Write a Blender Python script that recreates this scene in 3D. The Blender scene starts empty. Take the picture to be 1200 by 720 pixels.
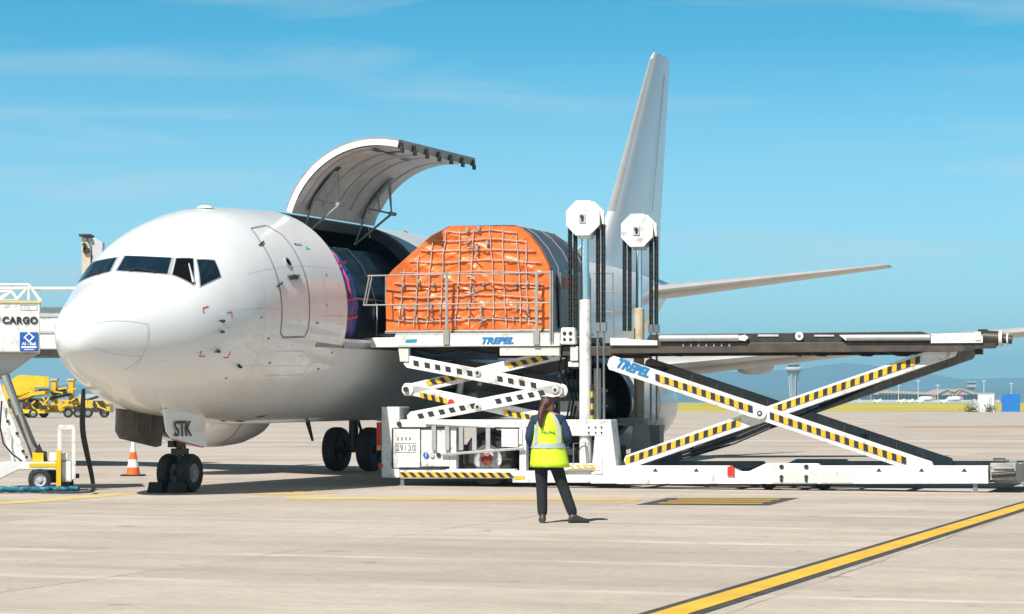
import bpy, bmesh, math, random
import numpy as np
from mathutils import Vector, Matrix
R = math.radians
SC = bpy.context.scene; COL = SC.collection
F = 2800.0; CH = 1.63; HZ = 470.0            # lens in photo pixels, eye height, horizon row

# ---------------------------------------------------------------- camera, sky, sun, exposure
cam = bpy.data.cameras.new('camera'); co = bpy.data.objects.new('camera', cam); COL.objects.link(co)
co.location = (0, 0, CH); co.rotation_euler = (R(90), 0, 0)
cam.sensor_width = 36; cam.lens = F / 1200 * 36; cam.shift_y = (HZ - 360) / 1200
cam.clip_start = .5; cam.clip_end = 60000; SC.camera = co
SUN_EL = 50.0; SUN_AZ = math.atan2(-.52, -.854)        # towards the sun: left of and behind the camera
sun_dir = Vector((math.sin(SUN_AZ) * math.cos(R(SUN_EL)), math.cos(SUN_AZ) * math.cos(R(SUN_EL)), math.sin(R(SUN_EL))))
w = bpy.data.worlds.new('World'); SC.world = w; w.use_nodes = True
nt = w.node_tree; nt.nodes.clear(); N_ = nt.nodes.new; LK = nt.links.new
out = N_('ShaderNodeOutputWorld'); bg = N_('ShaderNodeBackground'); sky = N_('ShaderNodeTexSky')
sky.sky_type = 'NISHITA'; sky.sun_disc = False; sky.sun_elevation = R(SUN_EL); sky.sun_rotation = SUN_AZ
sky.air_density = 1.0; sky.dust_density = .3; sky.ozone_density = 2.4; sky.altitude = 600
tc = N_('ShaderNodeTexCoord'); mp = N_('ShaderNodeMapping'); mp.inputs['Scale'].default_value = (1, 1, 2.2)
LK(tc.outputs['Generated'], mp.inputs[0]); LK(mp.outputs[0], sky.inputs[0])
# thin cirrus: stretched noise over the dome
m2 = N_('ShaderNodeMapping'); m2.inputs['Scale'].default_value = (2.6, 2.6, 26); m2.inputs['Rotation'].default_value = (0, R(5), 0)
ns = N_('ShaderNodeTexNoise'); ns.inputs['Scale'].default_value = 2.1; ns.inputs['Detail'].default_value = 6; ns.inputs['Roughness'].default_value = .5
ns.inputs['Distortion'].default_value = .6
LK(tc.outputs['Generated'], m2.inputs[0]); LK(m2.outputs[0], ns.inputs['Vector'])
rp = N_('ShaderNodeValToRGB'); rp.color_ramp.elements[0].position = .50; rp.color_ramp.elements[1].position = .82
rp.color_ramp.elements[1].color = (.42, .42, .42, 1)
LK(ns.outputs['Fac'], rp.inputs[0])
mx = N_('ShaderNodeMix'); mx.data_type = 'RGBA'; mx.inputs['B'].default_value = (11.0, 12.0, 12.2, 1)
tint = N_('ShaderNodeMix'); tint.data_type = 'RGBA'; tint.blend_type = 'MULTIPLY'; tint.inputs['Factor'].default_value = 1
tint.inputs['B'].default_value = (.34, 1.54, 1.47, 1)
LK(sky.outputs[0], tint.inputs['A'])
sx = N_('ShaderNodeSeparateXYZ'); LK(tc.outputs['Generated'], sx.inputs[0]); mr = N_('ShaderNodeMapRange'); mr.inputs['From Min'].default_value = .16; mr.inputs['From Max'].default_value = .34
mr.inputs['To Min'].default_value = 1.78; mr.inputs['To Max'].default_value = .38; LK(sx.outputs['Z'], mr.inputs['Value'])      # clear dome, bright hazy air low down
vm = N_('ShaderNodeVectorMath'); vm.operation = 'SCALE'; LK(tint.outputs['Result'], vm.inputs[0]); LK(mr.outputs[0], vm.inputs['Scale']); LK(vm.outputs[0], mx.inputs['A'])
m4 = N_('ShaderNodeMapRange'); m4.inputs['From Min'].default_value = 0; m4.inputs['From Max'].default_value = .15; m4.inputs['To Min'].default_value = .78; m4.inputs['To Max'].default_value = .0
LK(sx.outputs['Z'], m4.inputs['Value']); ad = N_('ShaderNodeMath'); ad.operation = 'ADD'; ad.use_clamp = True; LK(rp.outputs[0], ad.inputs[0]); LK(m4.outputs[0], ad.inputs[1])
LK(ad.outputs[0], mx.inputs['Factor']); LK(mx.outputs['Result'], bg.inputs[0]); LK(bg.outputs[0], out.inputs[0])
bg.inputs[1].default_value = .05
sl = bpy.data.lights.new('sun', 'SUN'); sl.energy = 5.0; sl.angle = R(.5); sl.color = (1, .955, .88)
so = bpy.data.objects.new('sun', sl); COL.objects.link(so); so.rotation_euler = sun_dir.to_track_quat('Z', 'Y').to_euler(); so.location = (-20, -20, 40)
SC.view_settings.view_transform = 'Standard'; SC.view_settings.look = 'None'; SC.view_settings.gamma = 1
SC.view_settings.exposure = .50
SC.cycles.max_bounces = 6; SC.cycles.volume_bounces = 0; SC.cycles.use_denoising = True

# ---------------------------------------------------------------- helpers
def px(u, v, Y):                                   # the point at distance Y that the photo shows at (u, v)
    return Vector(((u - 600) / F * Y, Y, CH + (HZ - v) / F * Y))
def on_ground(u, v):
    Y = F * CH / (v - HZ); return Vector(((u - 600) / F * Y, Y, 0))

def mat(name, col, rough=.5, metal=0, var=.08, scale=3.0, bump=0.0, coat=0, spec=.5, dirt=None, dirt_amt=.0, bscale=None, trans=0, alpha=1):
    m = bpy.data.materials.new(name); m.use_nodes = True; n = m.node_tree; b = n.nodes['Principled BSDF']
    b.inputs['Roughness'].default_value = rough; b.inputs['Metallic'].default_value = metal
    b.inputs['Coat Weight'].default_value = coat; b.inputs['Coat Roughness'].default_value = .08
    b.inputs['Specular IOR Level'].default_value = spec
    if trans: b.inputs['Transmission Weight'].default_value = trans
    t = n.nodes.new('ShaderNodeTexCoord'); no = n.nodes.new('ShaderNodeTexNoise'); no.inputs['Scale'].default_value = scale
    no.inputs['Detail'].default_value = 7; no.inputs['Roughness'].default_value = .62
    n.links.new(t.outputs['Object'], no.inputs['Vector'])
    r = n.nodes.new('ShaderNodeValToRGB'); r.color_ramp.elements[0].position = .3; r.color_ramp.elements[1].position = .7
    lo = [max(0, c * (1 - var * 1.6)) for c in col]; hi = [min(1, c * (1 + var)) for c in col]
    r.color_ramp.elements[0].color = (*lo, 1); r.color_ramp.elements[1].color = (*hi, 1)
    n.links.new(no.outputs['Fac'], r.inputs[0]); src = r.outputs[0]
    if dirt_amt:
        n2 = n.nodes.new('ShaderNodeTexNoise'); n2.inputs['Scale'].default_value = scale * 2.7; n2.inputs['Detail'].default_value = 9
        n2.inputs['Roughness'].default_value = .7; n.links.new(t.outputs['Object'], n2.inputs['Vector'])
        r2 = n.nodes.new('ShaderNodeValToRGB'); r2.color_ramp.elements[0].position = .52; r2.color_ramp.elements[1].position = .72
        r2.color_ramp.elements[0].color = (0, 0, 0, 1); r2.color_ramp.elements[1].color = (dirt_amt,) * 3 + (1,)
        n.links.new(n2.outputs['Fac'], r2.inputs[0]); mi = n.nodes.new('ShaderNodeMix'); mi.data_type = 'RGBA'
        mi.inputs['B'].default_value = (*(dirt or (.12, .1, .08)), 1)
        n.links.new(r2.outputs[0], mi.inputs['Factor']); n.links.new(src, mi.inputs['A']); src = mi.outputs['Result']
    n.links.new(src, b.inputs['Base Color'])
    if bump:
        bn = n.nodes.new('ShaderNodeTexNoise'); bn.inputs['Scale'].default_value = bscale or scale * 6; bn.inputs['Detail'].default_value = 4
        n.links.new(t.outputs['Object'], bn.inputs['Vector'])
        bp = n.nodes.new('ShaderNodeBump'); bp.inputs['Strength'].default_value = bump; bp.inputs['Distance'].default_value = .02
        n.links.new(bn.outputs['Fac'], bp.inputs['Height']); n.links.new(bp.outputs[0], b.inputs['Normal'])
    return m

M = dict(
    skin_white=mat('aircraft_white', (.75, .755, .77), .26, 0, .035, .6, .015, coat=.5, dirt=(.42, .38, .33), dirt_amt=.10, bscale=1.1),
    white=mat('painted_white', (.74, .74, .72), .42, 0, .06, 1.6, .03, dirt=(.20, .16, .12), dirt_amt=.9),
    off_white=mat('dull_white', (.62, .61, .57), .5, 0, .08, 3, .03, dirt=(.2, .17, .13), dirt_amt=.5),
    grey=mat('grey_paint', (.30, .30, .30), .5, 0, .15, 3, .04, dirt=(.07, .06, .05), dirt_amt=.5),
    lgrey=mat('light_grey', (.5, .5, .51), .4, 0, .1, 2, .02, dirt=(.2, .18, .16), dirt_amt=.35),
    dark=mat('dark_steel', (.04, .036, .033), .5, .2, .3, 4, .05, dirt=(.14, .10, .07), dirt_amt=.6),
    brown=mat('grimy_deck_edge', (.075, .06, .048), .55, .1, .3, 3, .05, dirt=(.04, .035, .03), dirt_amt=.7),
    black=mat('black_rubber', (.022, .022, .022), .75, 0, .3, 8, .08, dirt=(.08, .075, .07), dirt_amt=.35),
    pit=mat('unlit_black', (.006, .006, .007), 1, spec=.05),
    chrome=mat('polished_steel', (.72, .73, .75), .18, 1, .06, 5),
    steel=mat('galvanised_steel', (.30, .31, .32), .38, .7, .12, 6, .03),
    far_arm=mat('shaded_side_grey', (.22, .22, .22), .5, 0, .15, 3, .04, dirt=(.05, .04, .03), dirt_amt=.6),  # grey instead of white puts the deck's shade into the far arms
    bumper=mat('worn_bumper', (.38, .37, .34), .6, 0, .2, 4, .05, dirt=(.07, .06, .05), dirt_amt=.9),
    rail=mat('dull_rail', (.30, .29, .27), .6, 0, .15, 5), alu=mat('dull_aluminium', (.42, .42, .42), .45, .3, .1, 5),
    lip=mat('inlet_metal', (.70, .70, .71), .25, 1, .05, 2),
    lead=mat('leading_edge_metal', (.62, .61, .59), .35, .45, .08, 1.2),
    wing=mat('wing_grey', (.50, .49, .48), .38, .1, .08, .8, .02, dirt=(.2, .17, .14), dirt_amt=.25),
    glass=mat('cockpit_glass', (.006, .016, .028), .06, 0, .2, 2, 0, coat=1, spec=.8),
    frame=mat('window_frame', (.42, .44, .46), .4, .3, .1, 6),
    line=mat('panel_gap', (.24, .25, .27), .6, 0, .1, 6),
    fline=mat('faint_panel_gap', (.52, .53, .55), .5, 0, .1, 6),
    yellow=mat('hazard_yellow', (.80, .43, .015), .45, 0, .12, 5, 0, dirt=(.2, .13, .05), dirt_amt=.4),
    blackp=mat('hazard_black', (.025, .025, .025), .5, 0, .2, 5),
    mark_yellow=mat('worn_road_yellow', (.66, .40, .035), .8, 0, .12, 1.4, .05, dirt=(.36, .3, .2), dirt_amt=.55),
    mark_black=mat('worn_road_black', (.05, .052, .055), .85, 0, .25, 1.6, .05, dirt=(.25, .22, .2), dirt_amt=.35),
    bright_yellow=mat('machine_yellow', (.78, .50, .01), .42, 0, .1, 1, 0, dirt=(.25, .15, .03), dirt_amt=.5),
    blue=mat('letter_blue', (.02, .18, .42), .4),
    sign_blue=mat('sign_blue', (.02, .10, .42), .4), sign_white=mat('sign_white', (.82, .82, .82), .4),
    red=mat('signal_red', (.62, .03, .02), .4, 0, .1, 4), amber=mat('amber_lamp', (.8, .32, .05), .3),
    orange=mat('orange_tarpaulin', (.82, .175, .030), .42, 0, .18, 1.6, .55, coat=.06, spec=.55, bscale=2.0),
    navy=mat('dark_plastic_cover', (.020, .032, .055), .28, 0, .3, 2, .9, coat=.6, bscale=3.5),
    cargo_blue=mat('blue_tarpaulin', (.015, .09, .36), .4, 0, .25, 3, .6, bscale=5),
    liner=mat('door_liner', (.55, .53, .52), .42, 0, .14, 1.6, .35, dirt=(.22, .2, .2), dirt_amt=.6, bscale=6),
    seal=mat('door_seal', (.07, .075, .08), .5, .1, .2, 3),
    shell=mat('hold_lining', (.12, .14, .17), .5, 0, .15, 2),
    strap=mat('net_strap', (.46, .37, .32), .8, 0, .2, 12, .1),
    cone=mat('cone_orange', (.82, .13, .02), .45, 0, .08, 6), cone_white=mat('cone_band', (.75, .75, .75), .4),
    hivis=mat('hivis_yellow', (.62, .86, .02), .6, 0, .08, 9, .3, bscale=14), silver=mat('reflective_band', (.42, .46, .48), .4, .1, .06, 9),
    navycloth=mat('navy_cloth', (.012, .035, .08), .85, 0, .2, 14, .3), trouser=mat('black_cloth', (.012, .013, .018), .85, 0, .3, 14, .3),
    skin=mat('skin', (.50, .27, .19), .55), hair=mat('brown_hair', (.075, .022, .014), .45, 0, .35, 30, .5, bscale=60), shoe=mat('shoe', (.04, .035, .035), .5, 0, .4, 30),
    hose=mat('hose_black', (.015, .015, .017), .5), hose_blue=mat('hose_teal', (.01, .16, .24), .5, 0, .7, 14),
    beige=mat('beige_paint', (.60, .50, .36), .5, 0, .15, 2, 0, dirt=(.25, .16, .08), dirt_amt=.6),
    door_inner_shaded=mat('gear_door_shaded_inside', (.17, .155, .14), .55, .1, .3, 3, .2, dirt=(.35, .3, .26), dirt_amt=.5),  # dark brown holds the shade of the door's inner face
    cargo_cont=mat('blue_container', (.01, .17, .52), .5, 0, .08, .3), roof=mat('terminal_roof', (.45, .4, .38), .5, 0, .05, .01),
    wallp=mat('terminal_glass', (.07, .07, .13), .4, 0, .3, .05), conc=mat('tower_concrete', (.26, .26, .26), .7, 0, .1, .2), tred=mat('tail_red', (.55, .02, .05), .5),
    shrub=mat('shrub', (.10, .12, .02), .8, 0, .4, .5),
)

class MB:
    def __init__(s): s.v = []; s.f = []; s.mi = []; s.m = 0; s.starts = []
    def add(s, vs, fs):
        b = len(s.v); s.starts.append((b, len(s.f))); s.v += [tuple(p) for p in vs]; s.f += [tuple(b + i for i in q) for q in fs]; s.mi += [s.m] * len(fs); return s
    def box(s, x0, x1, y0, y1, z0, z1):
        return s.add([(x, y, z) for x in (x0, x1) for y in (y0, y1) for z in (z0, z1)],
                     [(0, 1, 3, 2), (4, 6, 7, 5), (0, 4, 5, 1), (2, 3, 7, 6), (0, 2, 6, 4), (1, 5, 7, 3)])
    def prism(s, pts, a0, a1, ax=1):                # polygon in the two other axes, extruded along ax
        n = len(pts)
        def P(p, a): q = list(p); q.insert(ax, a); return q
        return s.add([P(p, a0) for p in pts] + [P(p, a1) for p in pts],
                     [tuple(range(n)), tuple(range(2 * n - 1, n - 1, -1))] + [(i, (i + 1) % n, n + (i + 1) % n, n + i) for i in range(n)])
    def bar(s, p0, p1, w_, h_, up=(0, 0, 1)):
        p0, p1 = Vector(p0), Vector(p1); d = (p1 - p0).normalized(); u = Vector(up)
        if abs(d.dot(u)) > .98: u = Vector((0, 1, 0))
        a = d.cross(u).normalized() * w_ / 2; b = a.cross(d).normalized() * h_ / 2
        return s.add([p + i * a + j * b for p in (p0, p1) for i, j in ((-1, -1), (1, -1), (1, 1), (-1, 1))],
                     [(0, 1, 2, 3), (7, 6, 5, 4), (0, 4, 5, 1), (1, 5, 6, 2), (2, 6, 7, 3), (3, 7, 4, 0)])
    def rings(s, rs, c0=True, c1=True, close=True):
        n = len(rs[0]); vs = [p for r in rs for p in r]; fs = []
        for i in range(len(rs) - 1):
            for j in range(n if close else n - 1):
                k = (j + 1) % n; fs.append((i * n + j, i * n + k, (i + 1) * n + k, (i + 1) * n + j))
        if close and c0: fs.append(tuple(range(n)))
        if close and c1: fs.append(tuple(range(len(vs) - 1, len(vs) - n - 1, -1)))
        return s.add(vs, fs)
    def lathe(s, prof, o, d, n=28, c0=True, c1=True):   # prof: (radius, distance along d)
        o = Vector(o); d = Vector(d).normalized(); a = d.orthogonal().normalized(); b = d.cross(a)
        return s.rings([[o + d * t + (a * math.cos(q * 2 * math.pi / n) + b * math.sin(q * 2 * math.pi / n)) * r for q in range(n)] for r, t in prof], c0, c1)
    def cyl(s, p0, p1, r0, r1=None, n=16):
        p0, p1 = Vector(p0), Vector(p1); return s.lathe([(r0, 0), (r0 if r1 is None else r1, (p1 - p0).length)], p0, p1 - p0, n)
    def tube(s, pts, r, n=8):
        pts = [Vector(p) for p in pts]; rs = []; a = None
        for i, p in enumerate(pts):
            d = (pts[min(i + 1, len(pts) - 1)] - pts[max(i - 1, 0)]).normalized()
            a = d.orthogonal().normalized() if a is None else (a - d * a.dot(d)).normalized()
            b = d.cross(a); rr = r[i] if isinstance(r, (list, tuple)) else r
            rs.append([p + (a * math.cos(q * 2 * math.pi / n) + b * math.sin(q * 2 * math.pi / n)) * rr for q in range(n)])
        return s.rings(rs)
    def each(s, name, m, parent=None, smooth=None, bevel=0):      # one object for every shape added
        st = s.starts + [(len(s.v), len(s.f))]; out_ = []
        for (v0, f0), (v1, f1) in zip(st[:-1], st[1:]):
            q = MB(); q.v = s.v[v0:v1]; q.f = [tuple(i - v0 for i in f) for f in s.f[f0:f1]]; q.mi = s.mi[f0:f1]; out_.append(q.build(name, m, parent, smooth, bevel))
        return out_
    def build(s, name, m, parent=None, smooth=None, bevel=0, recalc=True):
        me = bpy.data.meshes.new(name); me.from_pydata([tuple(p) for p in s.v], [], s.f)
        for q in (m if isinstance(m, (list, tuple)) else [m]): me.materials.append(q)
        for i, p in enumerate(me.polygons): p.material_index = s.mi[i]
        if recalc:
            bm = bmesh.new(); bm.from_mesh(me); bmesh.ops.recalc_face_normals(bm, faces=bm.faces); bm.to_mesh(me); bm.free()
        if smooth is not None:
            me.shade_smooth()
            if smooth < 180: me.set_sharp_from_angle(angle=R(smooth))
        o = bpy.data.objects.new(name, me); COL.objects.link(o)
        if parent: o.parent = parent
        if bevel:
            b = o.modifiers.new('bevel', 'BEVEL'); b.width = bevel; b.segments = 2; b.limit_method = 'ANGLE'
        return o
def tag(o, label=None, cat=None, group=None, kind=None):
    for k, x in (('label', label), ('category', cat), ('group', group), ('kind', kind)):
        if x: o[k] = x
    return o
def empty(name, loc, rz, label, cat, group=None):
    o = bpy.data.objects.new(name, None); COL.objects.link(o); o.location = loc; o.rotation_euler = (0, 0, rz); o.empty_display_size = .3
    return tag(o, label, cat, group)
def text(body, size, loc, rot, m, parent, shear=0, bold=0, name='lettering', ext=.004, sx=1, sp=1):
    c = bpy.data.curves.new(name, 'FONT'); c.body = body; c.size = size; c.shear = shear; c.offset = bold; c.extrude = ext; c.space_character = sp
    c.align_x = 'CENTER'; c.align_y = 'CENTER'; t = bpy.data.objects.new(name, c); COL.objects.link(t)
    bpy.context.view_layer.update(); me = bpy.data.meshes.new_from_object(t.evaluated_get(bpy.context.evaluated_depsgraph_get()))
    bpy.data.objects.remove(t); me.materials.clear(); me.materials.append(m); me.name = name
    o = bpy.data.objects.new(name, me); COL.objects.link(o); o.location = loc; o.rotation_euler = rot; o.scale = (sx, 1, 1); o.parent = parent
    return o
def dup(o, parent=None):
    c = o.copy(); COL.objects.link(c); c.parent = parent
    for ch in list(o.children): dup(ch, c)
    return c

# ---------------------------------------------------------------- ground, far land, grass, hills
def concrete():
    m = bpy.data.materials.new('apron_concrete'); m.use_nodes = True; n = m.node_tree; b = n.nodes['Principled BSDF']; L = n.links.new
    b.inputs['Roughness'].default_value = .85; b.inputs['Specular IOR Level'].default_value = .25
    g = n.nodes.new('ShaderNodeNewGeometry'); mp = n.nodes.new('ShaderNodeMapping'); mp.vector_type = 'POINT'; mp.inputs['Rotation'].default_value = (0, 0, R(19.2))
    L(g.outputs['Position'], mp.inputs[0]); sp = n.nodes.new('ShaderNodeSeparateXYZ'); L(mp.outputs[0], sp.inputs[0])
    def math_(op, a, bb=None, c=None):
        x = n.nodes.new('ShaderNodeMath'); x.operation = op
        for i, q in enumerate((a, bb, c)):
            if q is None: continue
            if isinstance(q, (int, float)): x.inputs[i].default_value = q
            else: L(q, x.inputs[i])
        return x.outputs[0]
    def noise(scale, det=6, ro=.6, vec=None, dist=0):
        x = n.nodes.new('ShaderNodeTexNoise'); x.inputs['Scale'].default_value = scale; x.inputs['Detail'].default_value = det
        x.inputs['Roughness'].default_value = ro; x.inputs['Distortion'].default_value = dist; L(vec or mp.outputs[0], x.inputs['Vector']); return x.outputs['Fac']
    def ramp(x, stops):
        r = n.nodes.new('ShaderNodeValToRGB'); e = r.color_ramp.elements
        while len(e) < len(stops): e.new(.5)
        for q, (p, c) in zip(e, stops): q.position = p; q.color = (*c, 1) if not isinstance(c, (int, float)) else (c, c, c, 1)
        L(x, r.inputs[0]); return r.outputs[0]
    def mix(f, a, bb, mode='MIX'):
        x = n.nodes.new('ShaderNodeMix'); x.data_type = 'RGBA'; x.blend_type = mode
        if isinstance(f, (int, float)): x.inputs['Factor'].default_value = f
        else: L(f, x.inputs['Factor'])
        for k, q in (('A', a), ('B', bb)):
            if isinstance(q, tuple): x.inputs[k].default_value = (*q, 1)
            else: L(q, x.inputs[k])
        return x.outputs['Result']
    wob = math_('MULTIPLY', math_('SUBTRACT', noise(.6, 3), .5), .12)
    X = math_('ADD', sp.outputs[0], wob); Yr = math_('ADD', sp.outputs[1], wob)
    base = ramp(noise(.22, 8, .62), [(.3, (.425, .36, .30)), (.5, (.475, .41, .35)), (.7, (.515, .455, .40))])
    # slabs differ a little from one another
    fx = math_('FLOOR', math_('DIVIDE', math_('ADD', X, 4.46), 6.33)); fy = math_('FLOOR', math_('DIVIDE', math_('ADD', Yr, 1.45), 3.5))
    cb = n.nodes.new('ShaderNodeCombineXYZ'); L(fx, cb.inputs[0]); L(fy, cb.inputs[1]); wn = n.nodes.new('ShaderNodeTexWhiteNoise'); L(cb.outputs[0], wn.inputs['Vector'])
    base = mix(1, base, ramp(wn.outputs['Value'], [(0, .88), (1, 1.06)]), 'MULTIPLY')
    base = mix(1, base, ramp(noise(1.6, 5, .65), [(.3, .90), (.7, 1.05)]), 'MULTIPLY'); fine = ramp(noise(9, 6, .75), [(.3, .83), (.7, 1.09)]); base = mix(1, base, fine, 'MULTIPLY')
    # pale sealed bands beside the cross joints
    dy = math_('PINGPONG', math_('ADD', Yr, 1.45), 1.75); band = ramp(dy, [(.06, 1.0), (.17, 0.0)])
    bandf = math_('MULTIPLY', band, ramp(noise(.5, 5, .6), [(.42, .05), (.62, .7)])); base = mix(bandf, base, (.60, .575, .56))
    # dark joint lines
    dx = math_('PINGPONG', math_('ADD', X, 4.46), 3.165); j1 = math_('MULTIPLY', math_('LESS_THAN', dx, .014), ramp(noise(.35, 4), [(.42, .1), (.56, .75)]))
    j2 = math_('MULTIPLY', math_('LESS_THAN', dy, .010), ramp(noise(.3, 4), [(.44, 0.0), (.6, .6)]))
    base = mix(j1, base, (.12, .10, .09)); base = mix(j2, base, (.14, .12, .10))
    # stretched rubber and oil staining
    m3 = n.nodes.new('ShaderNodeMapping'); m3.inputs['Scale'].default_value = (.12, .9, 1); L(mp.outputs[0], m3.inputs[0])
    st = ramp(noise(1.0, 7, .7, m3.outputs[0], .4), [(.48, 0.0), (.74, .62)]); base = mix(st, base, (.27, .225, .20))
    sp2 = ramp(noise(1.9, 3, .5), [(.67, 0.0), (.72, .6)]); base = mix(sp2, base, (.2, .17, .15))
    L(base, b.inputs['Base Color'])
    bp = n.nodes.new('ShaderNodeBump'); bp.inputs['Strength'].default_value = .25; bp.inputs['Distance'].default_value = .01; L(noise(22, 4, .7), bp.inputs['Height']); L(bp.outputs[0], b.inputs['Normal'])
    return m
MC = concrete()
def sheet(name, pts, z, m, kind='structure', parent=None):
    b = MB(); b.add([(x, y, z) for x, y in pts], [tuple(range(len(pts)))]); o = b.build(name, m, parent); 
    if kind: o['kind'] = kind
    if o.data.polygons[0].normal.z < 0: o.data.flip_normals()
    return o
mat_land = mat('dry_land', (.24, .21, .15), .95, 0, .3, .003)
land = sheet('ground', [(-8900, -60), (8900, -60), (8900, 13300), (-8900, 13300)], -.05, mat_land)
sheet('apron', [(-260, -40), (300, -40), (300, 372), (-260, 372)], 0, MC)
mat_grass = mat('dry_grass', (.50, .40, .03), .95, 0, .25, .02, 0, dirt=(.22, .26, .04), dirt_amt=.7)
GX = 24
sheet('grass_field', [(GX, 378), (300, 378), (1200, 1900), (60, 1900)], -.02, mat_grass)
sheet('far_apron', [(-260, 378), (GX - 2, 378), (58, 1900), (-1100, 1900)], -.02, mat('far_apron', (.30, .25, .24), .9, 0, .15, .01))
sheet('taxi_road', [(60, 1900), (1200, 1900), (1300, 2100), (60, 2100)], -.01, mat('far_road', (.4, .36, .34), .9, 0, .1, .01))

def hills(name, Y, x0, x1, prof, col, seed, depth=2500):
    rnd = np.random.default_rng(seed); nx, ny = 160, 14; vs = []; fs = []
    ph = rnd.uniform(0, 6.28, 12)
    for j in range(ny):
        t = j / (ny - 1)
        for i in range(nx):
            x = x0 + (x1 - x0) * i / (nx - 1); s = (i / (nx - 1))
            h = np.interp(s, [p[0] for p in prof], [p[1] for p in prof])
            h *= math.sin(math.pi * min(1, t * 1.0)) ** .8
            n = sum(math.sin(s * k * 9 + ph[k % 12] + t * k * 3) / k for k in range(2, 11)) * .10
            vs.append((x, Y + depth * t, max(-2, h * (1 + n))))
    for j in range(ny - 1):
        for i in range(nx - 1): fs.append((j * nx + i, j * nx + i + 1, (j + 1) * nx + i + 1, (j + 1) * nx + i))
    b = MB(); b.add(vs, fs); return tag(b.build(name, mat(name + '_earth', col, .95, 0, .35, .004), None, 180), kind='structure')
hills('mountains', 8600, -3200, 3400, [(0, 60), (.25, 70), (.42, 90), (.52, 105), (.57, 138), (.61, 112), (.66, 118), (.685, 150), (.71, 142), (.76, 95), (1, 90)], (.07, .09, .10), 4)
hills('foothills', 6200, -2600, 2600, [(0, 25), (.3, 30), (.5, 35), (.6, 42), (.7, 30), (.8, 45), (.93, 60), (1, 50)], (.10, .12, .10), 9, 1600)

# yellow guide line with black borders, stand box, thin lines
def stripe_along(name, p, d, s0, s1, offs, m, z, lab):
    d = Vector(d).normalized(); nrm = Vector((d.y, -d.x)); p = Vector(p)
    q = [p + d * s0 + nrm * offs[0], p + d * s0 + nrm * offs[1], p + d * s1 + nrm * offs[1], p + d * s1 + nrm * offs[0]]
    return sheet(name, [(a.x, a.y) for a in q], z, m)
LP = (1.21, 18.25); LD = (6.74, 18.85)
stripe_along('guide_line_border', LP, LD, -30, 46, (-.235, .235), M['mark_black'], .004, '')
stripe_along('guide_line', LP, LD, -30, 46, (-.135, .135), M['mark_yellow'], .008, '')
def gquad(name, pxs, m, z):
    return sheet(name, [tuple(on_ground(*p)[:2]) for p in pxs], z, m)
gquad('stand_box_marking', [(745, 592), (901, 592.6), (936, 584), (782, 584)], M['mark_black'], .004)
for k, (a, b_) in enumerate(((.17, .28), (.45, .56), (.73, .84))):
    P0, P1, P2, P3 = [on_ground(*q) for q in ((745, 592), (901, 592.6), (936, 584), (782, 584))]
    q = []
    for (t, s) in ((a, .12), (a, .90), (b_, .90), (b_, .12)):
        L_ = P0.lerp(P3, t); Rr = P1.lerp(P2, t); q.append(tuple(L_.lerp(Rr, s)[:2]))
    sheet('stand_box_stripe', q, .008, M['mark_yellow'])
gquad('apron_line', [(335, 586), (748, 587.2), (752, 585.2), (335, 584.2)], M['mark_yellow'], .004)
gquad('apron_line', [(278, 579), (345, 580.5), (405, 578), (345, 578.4)], M['mark_yellow'], .004)
gquad('apron_line', [(-40, 594), (60, 588), (168, 578.5), (140, 577.8), (40, 586), (-40, 591.5)], mat('faded_yellow', (.55, .42, .16), .85, 0, .1, 1, 0, dirt=(.42, .38, .32), dirt_amt=.8), .004)
gquad('stained_strip', [(1042, 501.5), (1260, 501), (1260, 499), (1070, 499.4)], mat('rust_stain', (.45, .28, .13), .9, 0, .2, .2), .004)
gquad('repaired_strip', [(-200, 517), (1400, 519), (1400, 516.6), (-200, 515)], mat('patched_concrete', (.50, .42, .38), .9, 0, .1, .4), .004)

# ================================================================= AIRCRAFT
AX = math.atan2(.9291, .3697)
plane = empty('cargo_aircraft', (-7.272, 39.40, 0), AX, 'white twin engined cargo jet with its upper cargo door raised over the loader', 'airplane')
XK = np.array([0, .06, .2, .5, 1, 1.5, 2, 2.6, 3.3, 4.2, 5.5, 7, 10, 20.5, 23, 26, 29, 31.4, 32.1])
ZT = np.array([2.72, 2.93, 3.10, 3.33, 3.57, 3.80, 4.15, 4.60, 4.90, 5.12, 5.22, 5.26, 5.26, 5.26, 5.26, 5.24, 5.16, 5.05, 4.9])
ZB = np.array([2.72, 2.50, 2.34, 2.11, 1.86, 1.67, 1.52, 1.41, 1.34, 1.27, 1.20, 1.2, 1.22, 1.24, 1.55, 2.45, 3.6, 4.55, 4.7])
WW = np.array([0, .21, .39, .63, .94, 1.20, 1.41, 1.59, 1.72, 1.80, 1.86, 1.88, 1.88, 1.88, 1.72, 1.28, .72, .26, .1])
ZM = np.array([2.72, 2.72, 2.73, 2.75, 2.79, 2.85, 2.94, 3.05, 3.16, 3.26, 3.34, 3.35, 3.35, 3.35, 3.5, 3.95, 4.45, 4.82, 4.8])
def pch(xk, yk, x):
    h = np.diff(xk); d = np.diff(yk) / h; m = np.zeros_like(yk); m[0] = d[0]; m[-1] = d[-1]
    for i in range(1, len(yk) - 1): m[i] = 0 if d[i - 1] * d[i] <= 0 else 2 * d[i - 1] * d[i] / (d[i - 1] + d[i])
    i = np.clip(np.searchsorted(xk, x, side='right') - 1, 0, len(h) - 1); t = (x - xk[i]) / h[i]
    return (2 * t**3 - 3 * t**2 + 1) * yk[i] + (t**3 - 2 * t**2 + t) * h[i] * m[i] + (-2 * t**3 + 3 * t**2) * yk[i + 1] + (t**3 - t**2) * h[i] * m[i + 1]
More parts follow.
